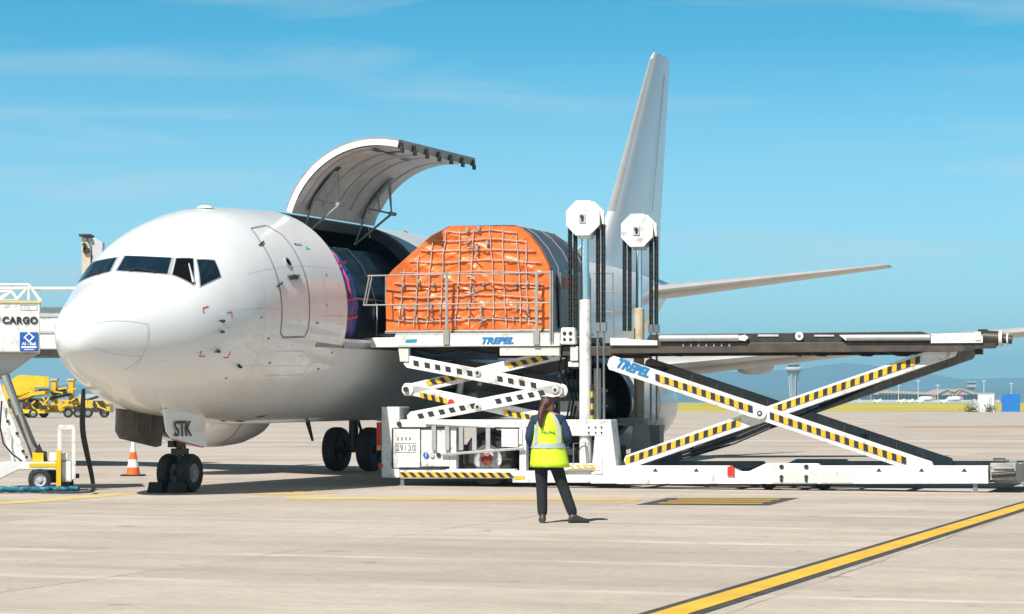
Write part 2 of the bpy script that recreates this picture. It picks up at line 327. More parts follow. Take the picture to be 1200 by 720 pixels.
def S(x, phi, off=0.0):                       # fuselage skin: x from the nose, phi from the crown, + to port
    zt, zb, ww, zm = [float(pch(XK, q, x)) for q in (ZT, ZB, WW, ZM)]
    c, s = math.cos(R(phi)), math.sin(R(phi)); a = (zt - zm) if c > 0 else (zm - zb)
    nv = Vector((0, -s / max(ww, .05), c / max(a, .05))).normalized()
    p = Vector((x, -ww * s, zm + a * c)) + nv * off
    if off and x < 3: p.x -= off * .8
    return p
D0, D1, F0, F1 = 6.6, 10.35, 17.0, 105.0          # main deck cargo door opening
xs = sorted(set([round(q, 3) for q in list(np.concatenate([[0, .008, .025, .05], np.linspace(.09, .5, 7), np.linspace(.6, 3.4, 29), np.linspace(3.6, 6.5, 14), [D0, 7.3, 8, 8.7, 9.4, D1], np.linspace(10.8, 20.5, 12), np.linspace(21, 31.4, 27), [31.8, 32.1]]))]))
phs = sorted(set(list(range(-180, 180, 5)) + [F0]))
fb = MB(); idx = {}
for i, x in enumerate(xs):
    for j, p in enumerate(phs): idx[i, j] = len(fb.v); fb.v.append(tuple(S(max(x, 1e-4), p)))
nph = len(phs)
for i in range(len(xs) - 1):
    for j in range(nph):
        k = (j + 1) % nph; pm = phs[j] + 1
        if D0 - .01 <= xs[i] < D1 - .01 and F0 <= phs[j] + .01 and phs[j] < F1: continue
        fb.f.append((idx[i, j], idx[i, k], idx[i + 1, k], idx[i + 1, j])); fb.mi.append(0)
fb.f.append(tuple(idx[len(xs) - 1, j] for j in range(nph))); fb.mi.append(0)
fus = fb.build('fuselage', M['skin_white'], plane, 60)

def patch(corners, off, n=6, mb=None, thick=.0):
    mb = mb or MB(); rows = []
    (x0, p0), (x1, p1), (x2, p2), (x3, p3) = corners     # 0-1 edge, 3-2 edge
    for i in range(n + 1):
        t = i / n; row = []
        for j in range(n + 1):
            s = j / n; a = (x0 + (x3 - x0) * t, p0 + (p3 - p0) * t); b = (x1 + (x2 - x1) * t, p1 + (p2 - p1) * t)
            row.append(S(a[0] + (b[0] - a[0]) * s, a[1] + (b[1] - a[1]) * s, off))
        rows.append(row)
    mb.rings(rows, close=False); return mb
def flatpatch(corners, off, k=1.0, n=10, front=False):       # straight-edged pane: a flat quad dropped back onto the skin
    C = [S(a, b, 0) for a, b in corners]; c0 = sum(C, Vector()) / 4; C = [c0 + (q - c0) * k for q in C]; rows = []
    for i in range(n + 1):
        row = []
        for j in range(n + 1):
            q = C[0].lerp(C[3], i / n).lerp(C[1].lerp(C[2], i / n), j / n); x = max(q.x, .01)
            if front:                                # flat windscreen: keep y and z, find x on the skin
                lo, hi = .3, 4.0
                for _ in range(26):
                    x = (lo + hi) / 2; zt, zb, ww, zm = [float(pch(XK, v, x)) for v in (ZT, ZB, WW, ZM)]; dz = q.z - zm; a = (zt - zm) if dz > 0 else (zm - zb)
                    if (q.y / ww) ** 2 + (dz / a) ** 2 < 1: hi = x
                    else: lo = x
            zt, zb, ww, zm = [float(pch(XK, v, x)) for v in (ZT, ZB, WW, ZM)]; dz = q.z - zm; a = (zt - zm) if dz > 0 else (zm - zb)
            row.append(S(x, math.degrees(math.atan2(-q.y / ww, dz / a)), off))
        rows.append(row)
    mb = MB(); mb.rings(rows, close=False); return mb
def grow(c, k):
    cx = sum(a for a, b in c) / 4; cp = sum(b for a, b in c) / 4
    return [(cx + (a - cx) * k, cp + (b - cp) * k) for a, b in c]
def skinline(pts, wd, off=.004, closed=False, step=.08):      # a narrow ribbon lying on the skin
    P3 = []
    pts = list(pts) + ([pts[0]] if closed else [])
    for (a, b) in zip(pts[:-1], pts[1:]):
        n = max(1, int((S(*a) - S(*b)).length / step))
        P3 += [(a[0] + (b[0] - a[0]) * t / n, a[1] + (b[1] - a[1]) * t / n) for t in range(n)]
    P3.append(pts[-1]); A = [S(x, p, off) for x, p in P3]; rows = []
    for i, q in enumerate(A):
        d = (A[min(i + 1, len(A) - 1)] - A[max(i - 1, 0)]).normalized(); n_ = (S(*P3[i], off + .05) - q).normalized(); side = d.cross(n_).normalized() * wd / 2
        rows.append([q - side, q + side])
    return rows
def skinline_obj(name, lines, wd, m, off=.004, closed=False, parent=plane):
    b = MB()
    for l in lines: b.rings(skinline(l, wd, off, closed), close=False)
    return b.each(name, m, parent, 180)[0]
W2 = [(1.60, 3.0), (1.98, 3.6), (2.10, 28.2), (1.81, 36.0)]
W3 = [(1.84, 39.0), (2.147, 31), (2.33, 40.2), (2.0, 56.5)]
W4 = [(2.10, 60), (2.36, 42.6), (2.64, 50.2), (2.56, 61.5)]
def mirror(c): return [(a, -b) for a, b in c]
W2 = [(1.60, -4.6), (1.985, -6.6), (2.115, 28.2), (1.80, 36.0)]; W1 = [(1.60, -10.8), (1.985, -13.2), (2.32, -41), (2.0, -52)]
W5 = [(2.05, -56), (2.36, -44), (2.64, -52), (2.5, -61)]
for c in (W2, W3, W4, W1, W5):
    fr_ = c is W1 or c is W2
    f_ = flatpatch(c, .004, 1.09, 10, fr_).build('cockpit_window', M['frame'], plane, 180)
    g_ = flatpatch(c, .010, .985, 10, fr_).build('window_infill', M['pit'] if c is W3 else M['glass'], f_, 180)  # open side window is filled black in place of its unlit interior
wb = MB(); wb.tube([S(1.55, 8, .03), S(1.64, 12, .03), S(1.70, 28, .03)], .010, 6); wb.build('wiper', M['dark'], plane, 60)
wb = MB(); wb.tube([S(1.58, -20, .03), S(1.66, -23, .03), S(1.74, -34, .03)], .010, 6); wb.build('wiper', M['dark'], plane, 60)
cv = MB(); cv.tube([S(2.2, 41, .012), S(2.02, 55, .012)], [.012, .03], 6); cv.build('window_post', M['lgrey'], plane, 60)
# entry door
dr = [(4.20, 38), (4.85, 36), (5.06, 44), (5.08, 60), (5.08, 88), (5.08, 101), (5.0, 104.5), (4.22, 104.5), (4.10, 102), (4.08, 84), (4.08, 62), (4.11, 48)]
ed = skinline_obj('entry_door', [dr], .034, M['line'], .004, True)
pb = MB(); o_ = S(4.62, 63.5, .006); n_ = (S(4.62, 63.5, .1) - o_).normalized()
pb.lathe([(.001, 0), (.105, 0), (.105, .012), (.001, .013)], o_, n_, 24); pb.m = 1; pb.lathe([(.001, .014), (.07, .014), (.07, .018), (.001, .019)], o_, n_, 20)
pb.build('door_window', [M['lgrey'], M['pit']], ed)
hb = MB(); hb.tube([S(4.50, 73, .01), S(4.62, 72.4, .02), S(4.76, 73, .01)], [.03, .05, .03], 8); hb.build('door_handle', M['dark'], ed, 60)
hb = MB(); hb.tube([S(4.40, 71.5, .006), S(4.83, 71.7, .006)], [.03, .035], 6); hb.build('door_handle_recess', M['line'], ed, 60)
for ph_ in (50, 76):
    hb = MB(); hb.tube([S(3.98, ph_ + 1, .01), S(4.09, ph_, .02), S(4.2, ph_ - 1, .01)], .014, 6); hb.build('door_hinge', M['dark'], ed, 60)
ss = [(5.0, 0)]
skinline_obj('panel_line', [[(2.46, 84.5), (4.0, 89.5)], [(5.48, 94), (6.5, 93.4)], [(4.1, 112), (5.1, 112)], [(4.1, 126.6), (5.45, 125), (5.6, 118)], [(4.2, 38), (4.6, 22)],
    [(.95, 80), (.95, 100), (.93, 118), (.8, 140)], ], .008, M['fline'])
skinline_obj('radome_line', [[(.2, 61), (.93, 80)], ], .007, M['fline'])
skinline_obj('radome_line', [[(.93, a) for a in range(78, 150, 12)]], .006, M['fline'])
skinline_obj('nose_seam', [[(.18, 127), (.93, 117.6)]], .016, M['skin_white'], .006)
skinline_obj('crown_seam', [[(12.2, a) for a in range(-170, 171, 10)]], .012, M['fline'])
for k in (14.5, 17, 19.5, 22.0, 24.5): skinline_obj('panel_line', [[(k, a) for a in range(-100, 121, 10)]], .012, M['fline'])
for (x, p, sx_, sp_) in ((1.98, 76.8, .12, 4), (2.6, 85.8, -.12, 4), (1.99, 112.8, .12, -4), (2.69, 114.2, -.12, -4)):
    skinline_obj('red_bracket', [[(x + sx_, p), (x, p), (x, p + sp_)]], .022, M['red'])
for (x, p, L_) in ((2.37, 90.4, .2), (2.37, 109.2, .2), (2.37, 97, .07), (3.07, 119.8, .12)):
    b = MB(); q = S(x, p, .0); b.tube([q, S(x, p, .07), S(x, p, .09) + Vector((-L_, 0, 0))], [.03, .022, .010], 8); b.build('pitot_probe', M['dark'], plane, 60)
patch([(5.6, 53), (5.6, 55), (5.74, 55), (5.66, 53)], .005, 2).build('decal', mat('decal_cyan', (.02, .45, .6), .4), plane)
patch([(5.26, 51.0), (5.26, 52.4), (5.52, 52.4), (5.52, 51.0)], .005, 2).build('decal', mat('decal_blue', (.25, .35, .6), .4), plane)
patch([(5.24, 51.0), (5.24, 52), (5.30, 52), (5.30, 51)], .007, 2).build('decal', M['dark'], plane)
skinline_obj('red_stencil', [[(5.75, 87.6), (5.75, 89)]], .03, M['red'])
ant = MB(); ant.lathe([(.16, 0), (.15, .03), (.08, .06), (.001, .07)], S(4.3, 4, -.01), (0, 0, 1), 16); ant.build('antenna', M['skin_white'], plane, 60)
for (x, m_, h_) in ((13.4, 'red', .10), ): 
    ant = MB(); ant.lathe([(.07, 0), (.06, h_ * .6), (.001, h_)], S(x, 0, -.03), (0, 0, 1), 12); ant.build('beacon', M['red'], plane, 60)
ant = MB(); ant.prism([(16.9, 5.24), (17.3, 5.24), (17.25, 5.62), (17.1, 5.62)], -.02, .02); ant.build('blade_antenna', M['skin_white'], plane)
for (x, h_) in ((8.6, .38),):
    ant = MB(); z_ = S(x, 180).z; ant.prism([(x, z_ + .02), (x + .16, z_ + .02), (x + .34, z_ - h_), (x + .28, z_ - h_)], -.015, .015); ant.build('belly_antenna', M['dark'], plane)
skinline_obj('lower_vent', [[(5.0, 168), (5.3, 168)], [(5.3, 160), (5.55, 158)], [(4.6, 171), (4.75, 171)]], .06, M['dark'])

skinline_obj('lap_joint', [[(3.2 + k * .8, a) for k in range(5)] for a in (66, 120, 140)] + [[(x, a) for a in range(20, 160, 10)] for x in (3.55, 5.75, 6.35)], .006, mat('lap_seam', (.56, .565, .58), .5), .003)
for (x, p, l_) in ((5.35, 97, .10), (5.9, 70, .06), (3.7, 104, .07), (3.4, 92, .05), (4.0, 118, .08), (6.2, 112, .06), (2.9, 128, .06), (5.9, 121, .09)):
    patch([(x, p), (x, p + 1.1), (x + l_, p + 1.1), (x + l_, p)], .004, 1).build('placard', M['line'], plane)
rndp = random.Random(6)
for k in range(22):
    x, p = rndp.uniform(1.2, 6.2), rndp.uniform(95, 165); l_ = rndp.uniform(.03, .07)
    patch([(x, p), (x, p + .5), (x + l_, p + .5), (x + l_, p)], .0035, 1).build('drain_cover', M['fline'], plane)
# hold behind the opening: lining, floor, frame round the opening
hb = MB(); rows = []
for x in (5.5, D0 - .001, D1 + .001, 13.0):
    rows.append([S(x, p, -.17) for p in range(-110, 121, 10)])
hold = hb
for i in (0, 2): hb.rings([rows[i], rows[i + 1]], close=False)
hb.rings([[q for q in rows[1][:13]], [q for q in rows[2][:13]]], close=False)
hb.build('hold_lining', M['shell'], plane, 60)
hb = MB(); hb.box(5.5, 13, -1.78, 1.78, 2.62, 2.70); hb.build('hold_floor', M['grey'], plane)
for x in (5.5, 13.0):
    hb = MB(); hb.prism([tuple(S(x, p, -.18))[1:] for p in range(-110, 121, 10)], x - .05, x, 0); hb.build('hold_bulkhead', M['shell'], plane)
rb = MB()
def arc(x, off, a=F0, b=F1): return [S(x, a + (b - a) * t / 18, off) for t in range(19)]
for x0, x1, wd in ((D0, D0, .10), (D1, D1, .20)):
    sgn = -1 if x0 == D0 else 1
    rb.rings([arc(x0, -.004), arc(x0, -.2), arc(x0 + sgn * wd, -.22), arc(x0 + sgn * .001, -.18)], close=False)
for p_ in (F0, F1):
    rb.rings([[S(D0, p_, -.003), S(D1, p_, -.003)], [S(D0, p_, -.2), S(D1, p_, -.2)]], close=False)
rb.build('door_frame', M['seal'], plane, 30)
b = MB(); b.rings([arc(D1 + .012, .006), arc(D1 + .20, .006)], close=False); b.build('frame_plate', M['seal'], plane, 180)
b = MB(); b.rings([[S(x, F0 - 5, .006) for x in (D0, 8, D1 + .2)], [S(x, F0 - .3, .006) for x in (D0, 8, D1 + .2)]], close=False); b.build('hinge_fairing', M['seal'], plane, 180)
b = MB(); b.box(D0, D1, -1.80, -1.66, 2.62, 2.74); b.build('door_sill', M['steel'], plane)

# raised cargo door: the same arc of skin turned about its hinge
HP = S(8, F0, 0)
def opened(x, phi, off, rot=90.5):
    q = S(7.5, phi, off); p_, z_ = -q.y - (-HP.y), q.z - HP.z; a = R(rot)
    return Vector((x, -((-HP.y) + p_ * math.cos(a) - z_ * math.sin(a)), HP.z + .03 + p_ * math.sin(a) + z_ * math.cos(a)))
xd0, xd1 = D0 + .03, D1 - .03; pp = [F0 + 1 + (F1 - F0 - 1) * t / 22 for t in range(23)]
b = MB(); b.rings([[opened(x, p, 0) for p in pp] for x in (xd0, xd1)], close=False); 
b.rings([[opened(x, pp[-1], o) for x in (xd0, xd1)] for o in (0, -.14)], close=False); b.rings([[opened(x, pp[0], o) for x in (xd0, xd1)] for o in (0, -.14)], close=False)
b.rings([[opened(xd0, p, o) for p in pp] for o in (0, -.14)], close=False); b.rings([[opened(xd1, p, o) for p in pp] for o in (0, -.14)], close=False)
cdoor = b.build('cargo_door', M['skin_white'], plane, 40)
b = MB()
nseg = 9
for k in range(nseg):
    pass
b.rings([[opened(x, p, -.143 - (.02 if 2 < i < 20 else 0)) for i, p in enumerate(pp)] for x in (xd0, xd0 + .22, xd0 + .24, (xd0 + xd1) / 2, xd1 - .24, xd1 - .22, xd1)], close=False)
b.build('door_liner', M['liner'], cdoor, 50)
b = MB()
for x in (xd0 + .30, xd0 + 1.15, xd0 + 1.75, xd0 + 2.35, xd1 - .42):
    b.rings([[opened(x + dx, p, -.175) for p in pp[2:20]] for dx in (-.035, .035)], close=False)
b.build('liner_seam', M['lgrey'], cdoor, 180)
b = MB()
for x in (xd0 + .55, xd1 - .75):
    b.rings([[opened(x + dx, p, -.20) for p in pp[1:11]] for dx in (-.07, .07)], close=False)
b.each('actuator_slot', M['dark'], cdoor, 180)
for (x, i) in ((xd0 + 1.2, 17), (xd0 + 2.1, 16), (xd0 + .5, 17)):
    b = MB(); b.rings([[opened(x + dx, pp[i] + dp, -.19) for dp in (-1.2, 1.2)] for dx in (-.2, .2)], close=False); b.build('access_slot', M['dark'], cdoor)
for x in (xd0 + .55, xd1 - .75):
    b = MB(); A0 = opened(x, pp[3], -.2); A1 = opened(x, pp[9], -.2); Bx = S(x, 24, -.35); Cx = opened(x, pp[5], -.72)
    for q0, q1, r_ in ((A0, Cx, .018), (A1, Cx, .018), (Bx, Cx, .024), (A0, Bx, .02), (A1, A0, .03), (A0 + Vector((.14, 0, 0)), Cx, .015), (A1 + Vector((.1, 0, 0)), Cx, .012), ((A0 + A1) / 2, (A0 + Cx) / 2 , .015)): b.cyl(q0, q1, r_, n=8)
    b.cyl(Cx - Vector((.1, 0, 0)), Cx + Vector((.16, 0, 0)), .04, n=10)
    b.build('door_actuator', M['grey'], cdoor, 40)
for k in range(7):
    x = xd0 + .1 + (xd1 - xd0 - .2) * k / 6; b = MB(); q = opened(x, pp[-1], -.10)
    b.box(x - .05, x + .05, q.y - .05, q.y + .03, q.z - .06, q.z + .05); b.box(x - .05, x + .05, q.y - .07, q.y - .02, q.z - .14, q.z - .04); b.build('latch_hook', M['dark'], cdoor, None, .008)
b = MB(); b.rings([[opened(x, pp[-1] + .2, o) for x in (xd0, xd1)] for o in (.006, -.15)], close=False); b.build('door_edge', M['grey'], cdoor)
b = MB(); b.rings([[opened(xd0 - .006, p, o) for p in pp] for o in (.008, -.02)], close=False); b.build('door_edge_seal', M['grey'], cdoor)
b = MB(); q0, q1 = opened(xd0, pp[-4], -.2), opened(xd0 + .9, pp[-2], -.2); b.tube([opened(xd0 + .1, pp[-5], -.18), opened(xd0 + .4, pp[-4], -.24), opened(xd0 + .8, pp[-3], -.18)], .012, 6); b.build('door_cable', M['dark'], cdoor)

# wings, tail
def foil(n=14, t=.12):
    up = []; 
    for i in range(n + 1):
        c = (1 - math.cos(math.pi * i / n)) / 2; y = 5 * t * (.2969 * math.sqrt(c) - .126 * c - .3516 * c**2 + .2843 * c**3 - .1015 * c**4); up.append((c, y))
    return up[::-1] + [(c, -y * .8) for c, y in up[1:-1]]
def loft_wing(name, secs, m, up=(0, 0, 1), parent=plane, t=.12):     # secs: (point of the leading edge, chord, thickness)
    b = MB(); fo = foil(); u = Vector(up)
    b.rings([[Vector(le) + Vector((c * ch, 0, 0)) + u * (y / .12 * th * ch) for c, y in fo] for le, ch, th in secs]); return b.build(name, m, parent, 50)
for sy in (-1, 1):
    def wsec(p, ch, th): return ((11.7 + .52 * (p - 1.9), sy * p, 1.98 + .105 * (p - 1.9)), ch, th)
    secs = [wsec(1.3, 7.3, .13), wsec(1.9, 7.0, .13), wsec(3.5, 5.9, .12), wsec(5.3, 4.75, .115), wsec(9, 3.2, .11), wsec(13.9, 1.75, .10), wsec(14.44, 1.1, .08)]
    wg = loft_wing('wing', secs, M['wing'])
    b = MB(); fo = foil()
    nose = [i for i, (c, y) in enumerate(fo) if c < .07]
    for (le, ch, th) in secs[2:]: pass
    b.rings([[Vector(le) + Vector((c * ch, 0, y / .12 * th * ch)) * 1.0 + Vector((-.012, 0, 0)) for c, y in [fo[i] for i in nose]] for le, ch, th in secs[1:-1]], close=False); b.build('slat', M['lead'], wg, 60)
    for p in (3.6, 6.45):
        le, ch, th = wsec(p, 0, 0); x0 = le[0] + (5.9 - (p - 3.5) * .5) * .62
        b = MB(); b.lathe([(.02, 0), (.12, .25), (.16, .8), (.16, 1.7), (.12, 2.4), (.04, 2.8)], (x0 + .2, sy * p, le[2] - .10), (1, 0, .02), 14); b.build('flap_fairing', M['wing'], wg, 60)
    st = loft_wing('stabilizer', [((27.3, sy * .2, 4.55), 3.6, .11), ((27.75, sy * .8, 4.62), 3.35, .11), ((31.5, sy * 6.3, 5.38), 1.25, .09), ((31.75, sy * 6.42, 5.4), .8, .06)], M['wing'])
    b = MB(); b.rings([[Vector(le) + Vector((c * ch - .012, 0, y / .12 * th * ch)) for c, y in [fo[i] for i in nose]] for le, ch, th in (((27.75, sy * .8, 4.62), 3.35, .115), ((31.5, sy * 6.3, 5.38), 1.25, .095))], close=False); b.build('leading_edge', M['lead'], st, 60)
fin = loft_wing('fin', [((24.8, 0, 5.0), 6.3, .09), ((25.55, 0, 5.5), 5.5, .10), ((26.75, 0, 6.75), 4.45, .10), ((30.25, 0, 11.30), 1.75, .10), ((30.55, 0, 11.52), 1.3, .06)], M['skin_white'], up=(0, 1, 0))
b = MB(); b.rings([[Vector(le) + Vector((c * ch - .012, y / .12 * th * ch, 0)) for c, y in [fo[i] for i in nose]] for le, ch, th in (((26.75, 0, 6.75), 4.45, .102), ((30.25, 0, 11.30), 1.75, .102))], close=False); b.build('leading_edge', M['lead'], fin, 60)
b = MB(); b.rings([[(x0, -t0, z0), (x0, t0, z0), (x1, t1, z1), (x1, -t1, z1)] for (x0, t0, z0, x1, t1, z1) in ((21.6, .02, 5.22, 26.5, .22, 5.1), (24.2, .04, 5.55, 26.6, .2, 5.6), (26.2, .03, 6.28, 26.9, .12, 6.4))]); b.build('dorsal_fin', M['skin_white'], fin, 40)
for sgn in (-1, 1):
    b = MB(); b.bar((29.9, sgn * .155, 6.9), (31.35, sgn * .062, 11.0), .012, .012, (0, 1, 0)); b.build('rudder_gap', M['fline'], fin)
b = MB(); b.lathe([(.001, 0), (.07, .05), (.07, .2), (.001, .3)], (30.7, 0, 11.25), (1, 0, 0), 10); b.build('tail_lamp', M['lgrey'], fin, 60)
b = MB(); rows = []
for t in range(13):
    x = 10.9 + 8.6 * t / 12; k = math.sin(math.pi * t / 12) ** .5; rows.append([(x, math.sin(R(a)) * 2.02 * max(.05, k), 1.95 - math.cos(R(a)) * .92 * max(.05, k)) for a in range(0, 360, 15)])
b.rings(rows); b.build('belly_fairing', M['skin_white'], plane, 60)

# engines
for sy in (-1, 1):
    cx, cy, cz = 11.9, 4.83 * sy, 1.58
    def ring(x, r, flat=1.0, dz=0, n=36):
        return [(cx + x, cy + math.sin(2 * math.pi * q / n) * r * 1.02, cz + dz + math.cos(2 * math.pi * q / n) * r * (flat if math.cos(2 * math.pi * q / n) < 0 else 1)) for q in range(n)]
    b = MB(); b.rings([ring(.12, .93, .90), ring(.35, .99, .93), ring(.9, 1.03, .95), ring(1.7, 1.02, .97), ring(2.5, .95), ring(3.1, .84), ring(3.12, .80)], False, False)
    en = b.build('engine', M['skin_white'], plane, 50)
    b = MB(); b.rings([ring(.55, .74, .96), ring(.25, .76, .95), ring(.06, .80, .93), ring(0, .86, .91), ring(.03, .91, .90), ring(.125, .932, .90)], False, False); b.build('inlet_lip', M['lip'], en, 60)
    b = MB(); b.rings([ring(.54, .742, .96), ring(1.1, .76)], False, False); b.build('inlet_duct', M['grey'], en, 60)
    b = MB(); b.lathe([(.76, 1.12), (.001, 1.13)], (cx, cy, cz), (1, 0, 0), 36)
    for k in range(30):
        a = 2 * math.pi * k / 30; p0 = Vector((cx + 1.02, cy + math.sin(a) * .2, cz + math.cos(a) * .2)); p1 = Vector((cx + 1.02, cy + math.sin(a) * .74, cz + math.cos(a) * .74)); b.bar(p0, p1, .012, .14, (math.cos(.5), -math.cos(a) * math.sin(.5), math.sin(a) * math.sin(.5)))
    b.build('fan', M['dark'], en)
    b = MB(); b.lathe([(.22, 1.08), (.16, .88), (.08, .74), (.001, .66)], (cx, cy, cz), (1, 0, 0), 20); b.build('spinner', M['grey'], en, 60)
    b = MB(); b.lathe([(.60, 2.9), (.55, 3.5), (.42, 4.1), (.38, 4.15)], (cx, cy, cz + .02), (1, 0, 0), 28); b.build('exhaust', M['steel'], en, 60)
    b = MB(); b.prism([(cx + .9, cz + .95), (cx + 3.3, cz + .5), (cx + 4.3, cz + .4), (cx + 4.2, cz + .8), (cx + 2.6, cz + 1.05)], cy - .12, cy + .12); b.build('pylon', M['skin_white'], plane, None, .05)
    b = MB(); b.rings([ring(1.28, 1.036, .96), ring(1.31, 1.036, .96)], False, False); b.build('warning_stripe', M['red'], en)
    b = MB(); b.rings([[(cx + x, cy + yy * 1.02, cz + zz) for x in (.9, 1.7)] for yy, zz in ((-.95, -.42), (-1.0, -.25))], close=False); 

# landing gear
def wheel(mb, c, r, wd, rim=.5, n=32, ax=(0, 1, 0)):
    c = Vector(c); a = Vector(ax); h = wd / 2; mb.m = 0
    mb.lathe([(rim * r, -h * .86), (r * .82, -h), (r * .94, -h * .85), (r, -h * .45), (r, h * .45), (r * .94, h * .85), (r * .82, h), (rim * r, h * .86)], c, a, n, False, False)
    mb.m = 1
    for s in (-1, 1):
        mb.lathe([(rim * r, h * .86), (rim * r * .96, h * .62), (rim * r * .8, h * .5), (rim * r * .4, h * .5), (rim * r * .32, h * .9), (.001, h * .92)], c, a * s, n, False, False)
        for k in range(8):
            q = 2 * math.pi * k / 8; e = a.orthogonal().normalized(); g = a.cross(e); mb.cyl(c + a * s * h * .48 + (e * math.cos(q) + g * math.sin(q)) * rim * r * .6, c + a * s * h * .62 + (e * math.cos(q) + g * math.sin(q)) * rim * r * .6, rim * r * .1, n=8)
    mb.m = 0
b = MB(); b.cyl((3.6, 0, .34), (3.6, 0, .95), .055); b.cyl((3.6, 0, .80), (3.45, 0, 1.5), .085); b.cyl((3.6, -.28, .34), (3.6, .28, .34), .045)
b.cyl((3.55, 0, .95), (4.2, 0, 1.5), .04); b.box(3.5, 3.7, -.13, .13, .66, .78); b.cyl((3.72, 0, .45), (3.85, 0, .70), .025, n=8); b.cyl((3.85, 0, .70), (3.66, 0, .92), .025, n=8)
b.box(3.44, 3.54, -.16, -.04, .8, .92); b.box(3.44, 3.54, .04, .16, .8, .92)
ng = b.build('nose_gear', M['dark'], plane, 40, .006)
b = MB(); b.lathe([(.001, 0), (.07, .0), (.07, .06), (.001, .08)], (3.4, 0, 1.0), (-1, 0, 0), 14); b.build('taxi_lamp', M['steel'], ng, 60)
for y in (-.205, .205):
    b = MB(); wheel(b, (3.6, y, .343), .343, .21); b.build('wheel', [M['black'], M['grey']], ng, 40)
for sy, mname in ((-1, 'skin_white'), (1, 'door_inner_shaded')):
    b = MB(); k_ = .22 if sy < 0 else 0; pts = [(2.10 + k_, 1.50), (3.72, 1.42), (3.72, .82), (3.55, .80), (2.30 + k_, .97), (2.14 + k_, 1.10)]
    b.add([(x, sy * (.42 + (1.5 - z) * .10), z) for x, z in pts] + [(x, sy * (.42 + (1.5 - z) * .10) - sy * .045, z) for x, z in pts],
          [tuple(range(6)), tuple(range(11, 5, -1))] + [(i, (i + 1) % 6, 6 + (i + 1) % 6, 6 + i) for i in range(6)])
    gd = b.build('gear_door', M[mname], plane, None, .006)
    if sy == -1:
        text('STK', .38, (2.84, -.487, 1.13), (R(84), 0, 0), M['blackp'], gd, shear=.15, bold=.006, sx=.92)
        b = MB(); b.bar((2.52, -.480, .955), (3.55, -.500, .803), .012, .02); b.build('door_edge_strip', M['red'], gd)
    else:
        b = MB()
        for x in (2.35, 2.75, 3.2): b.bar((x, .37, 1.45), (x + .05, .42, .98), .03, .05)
        b.each('door_rib', M['door_inner_shaded'], gd)
for sy in (-1, 1):
    b = MB(); b.cyl((16.3, sy * 2.62, .5), (16.3, sy * 2.62, 1.9), .11); b.cyl((16.3, sy * 2.2, .5), (16.3, sy * 3.05, .5), .07); b.cyl((16.3, sy * 2.62, 1.2), (16.4, sy * 1.6, 1.8), .06)
    b.cyl((16.5, sy * 2.62, .6), (16.7, sy * 2.62, .95), .035); b.cyl((16.7, sy * 2.62, .95), (16.4, sy * 2.62, 1.4), .035)
    mg = b.build('main_gear', M['dark'], plane, 40)
    for y in (-.43, .43):
        b = MB(); wheel(b, (16.3, sy * 2.62 + y, .51), .51, .37, .45); b.build('wheel', [M['black'], M['dark']], mg, 40)

# freight already in the hold
def frustum_load(name, x0, x1, prof, m, label, cat, loc_parent=plane):
    b = MB(); n = len(prof); N = 7
    rnd = random.Random(name); rows = []
    for i in range(N + 1):
        x = x0 + (x1 - x0) * i / N; rows.append([(x, -p + rnd.uniform(-.02, .02), z + rnd.uniform(-.012, .012)) for p, z in prof])
    b.rings(rows); o = b.build(name, m, None, 25)
    o.matrix_world = plane_m; tag(o, label, cat); return o
plane_m = Matrix.Translation(plane.location) @ Matrix.Rotation(AX, 4, 'Z')
PR = [(1.50, 2.74), (1.53, 3.0), (1.54, 3.45), (1.42, 3.85), (1.2, 4.3), (.9, 4.62), (0, 4.7), (-1.2, 4.3), (-1.5, 3.4), (-1.5, 2.74)]
l1 = frustum_load('wrapped_cargo', 7.56, 10.1, PR, M['navy'], 'dark plastic wrapped freight stack inside the open cargo door', 'cargo')
b = MB(); b.box(7.54, 10.15, -1.56, 1.5, 2.705, 2.74); b.build('pallet', M['steel'], l1)
b = MB()
for z in (3.6,): b.bar((7.58, -1.56, z), (9.9, -1.56, z), .012, .03)
for x in (8.6,): b.tube([(x, -p - .02, z) for p, z in PR[:7]], .015, 5)
b.build('strap', M['lgrey'], l1)
PR2 = [(1.50, 2.74), (1.62, 3.0), (1.66, 3.45), (1.55, 3.95), (1.3, 4.4), (.95, 4.68), (0, 4.75), (-1.2, 4.4), (-1.5, 3.4), (-1.5, 2.74)]
l2 = frustum_load('sheeted_cargo', 6.2, 7.50, PR2, M['cargo_blue'], 'blue sheeted freight with red straps just inside the front edge of the cargo door', 'cargo')
b = MB()
for k, z in enumerate((3.1, 3.45, 3.8, 4.15)): b.bar((6.3, -1.672 + max(0, z - 3.45) * .30, z), (7.46, -1.675 + max(0, z + .08 - 3.45) * .30, z + .14), .014, .04)
b.tube([(7.25, -p - .012, z) for p, z in PR2[:6]], .022, 5)
b.build('strap', mat('pink_strap', (.6, .06, .12), .5), l2)

# ================================================================= LOADER
LR = R(18); LO = Vector((-.4, 45.2, 0)); LXH = Vector((math.cos(LR), -math.sin(LR), 0)); LYH = Vector((math.sin(LR), math.cos(LR), 0))
loader = empty('cargo_loader', LO, -LR, 'white high loader with raised scissor platforms parked against the aircraft', 'cargo loader')
def lp(u, v, y=0.0):
    d = Vector(((u - 600) / F, 1, (HZ - v) / F)); t = (y + LO.dot(LYH)) / d.dot(LYH); W = d * t + Vector((0, 0, CH)); q = W - LO
    return Vector((q.dot(LXH), y, W.z))
def lq(u, v, y=0.0): q = lp(u, v, y); return (q.x, q.z)
def plate(mb, pts, y0, y1, yref=0.0): mb.prism([lq(u, v, yref) for u, v in pts], y0, y1); return mb
def rect(u0, v0, u1, v1): return [(u0, v0), (u1, v0), (u1, v1), (u0, v1)]
DP = 3.05
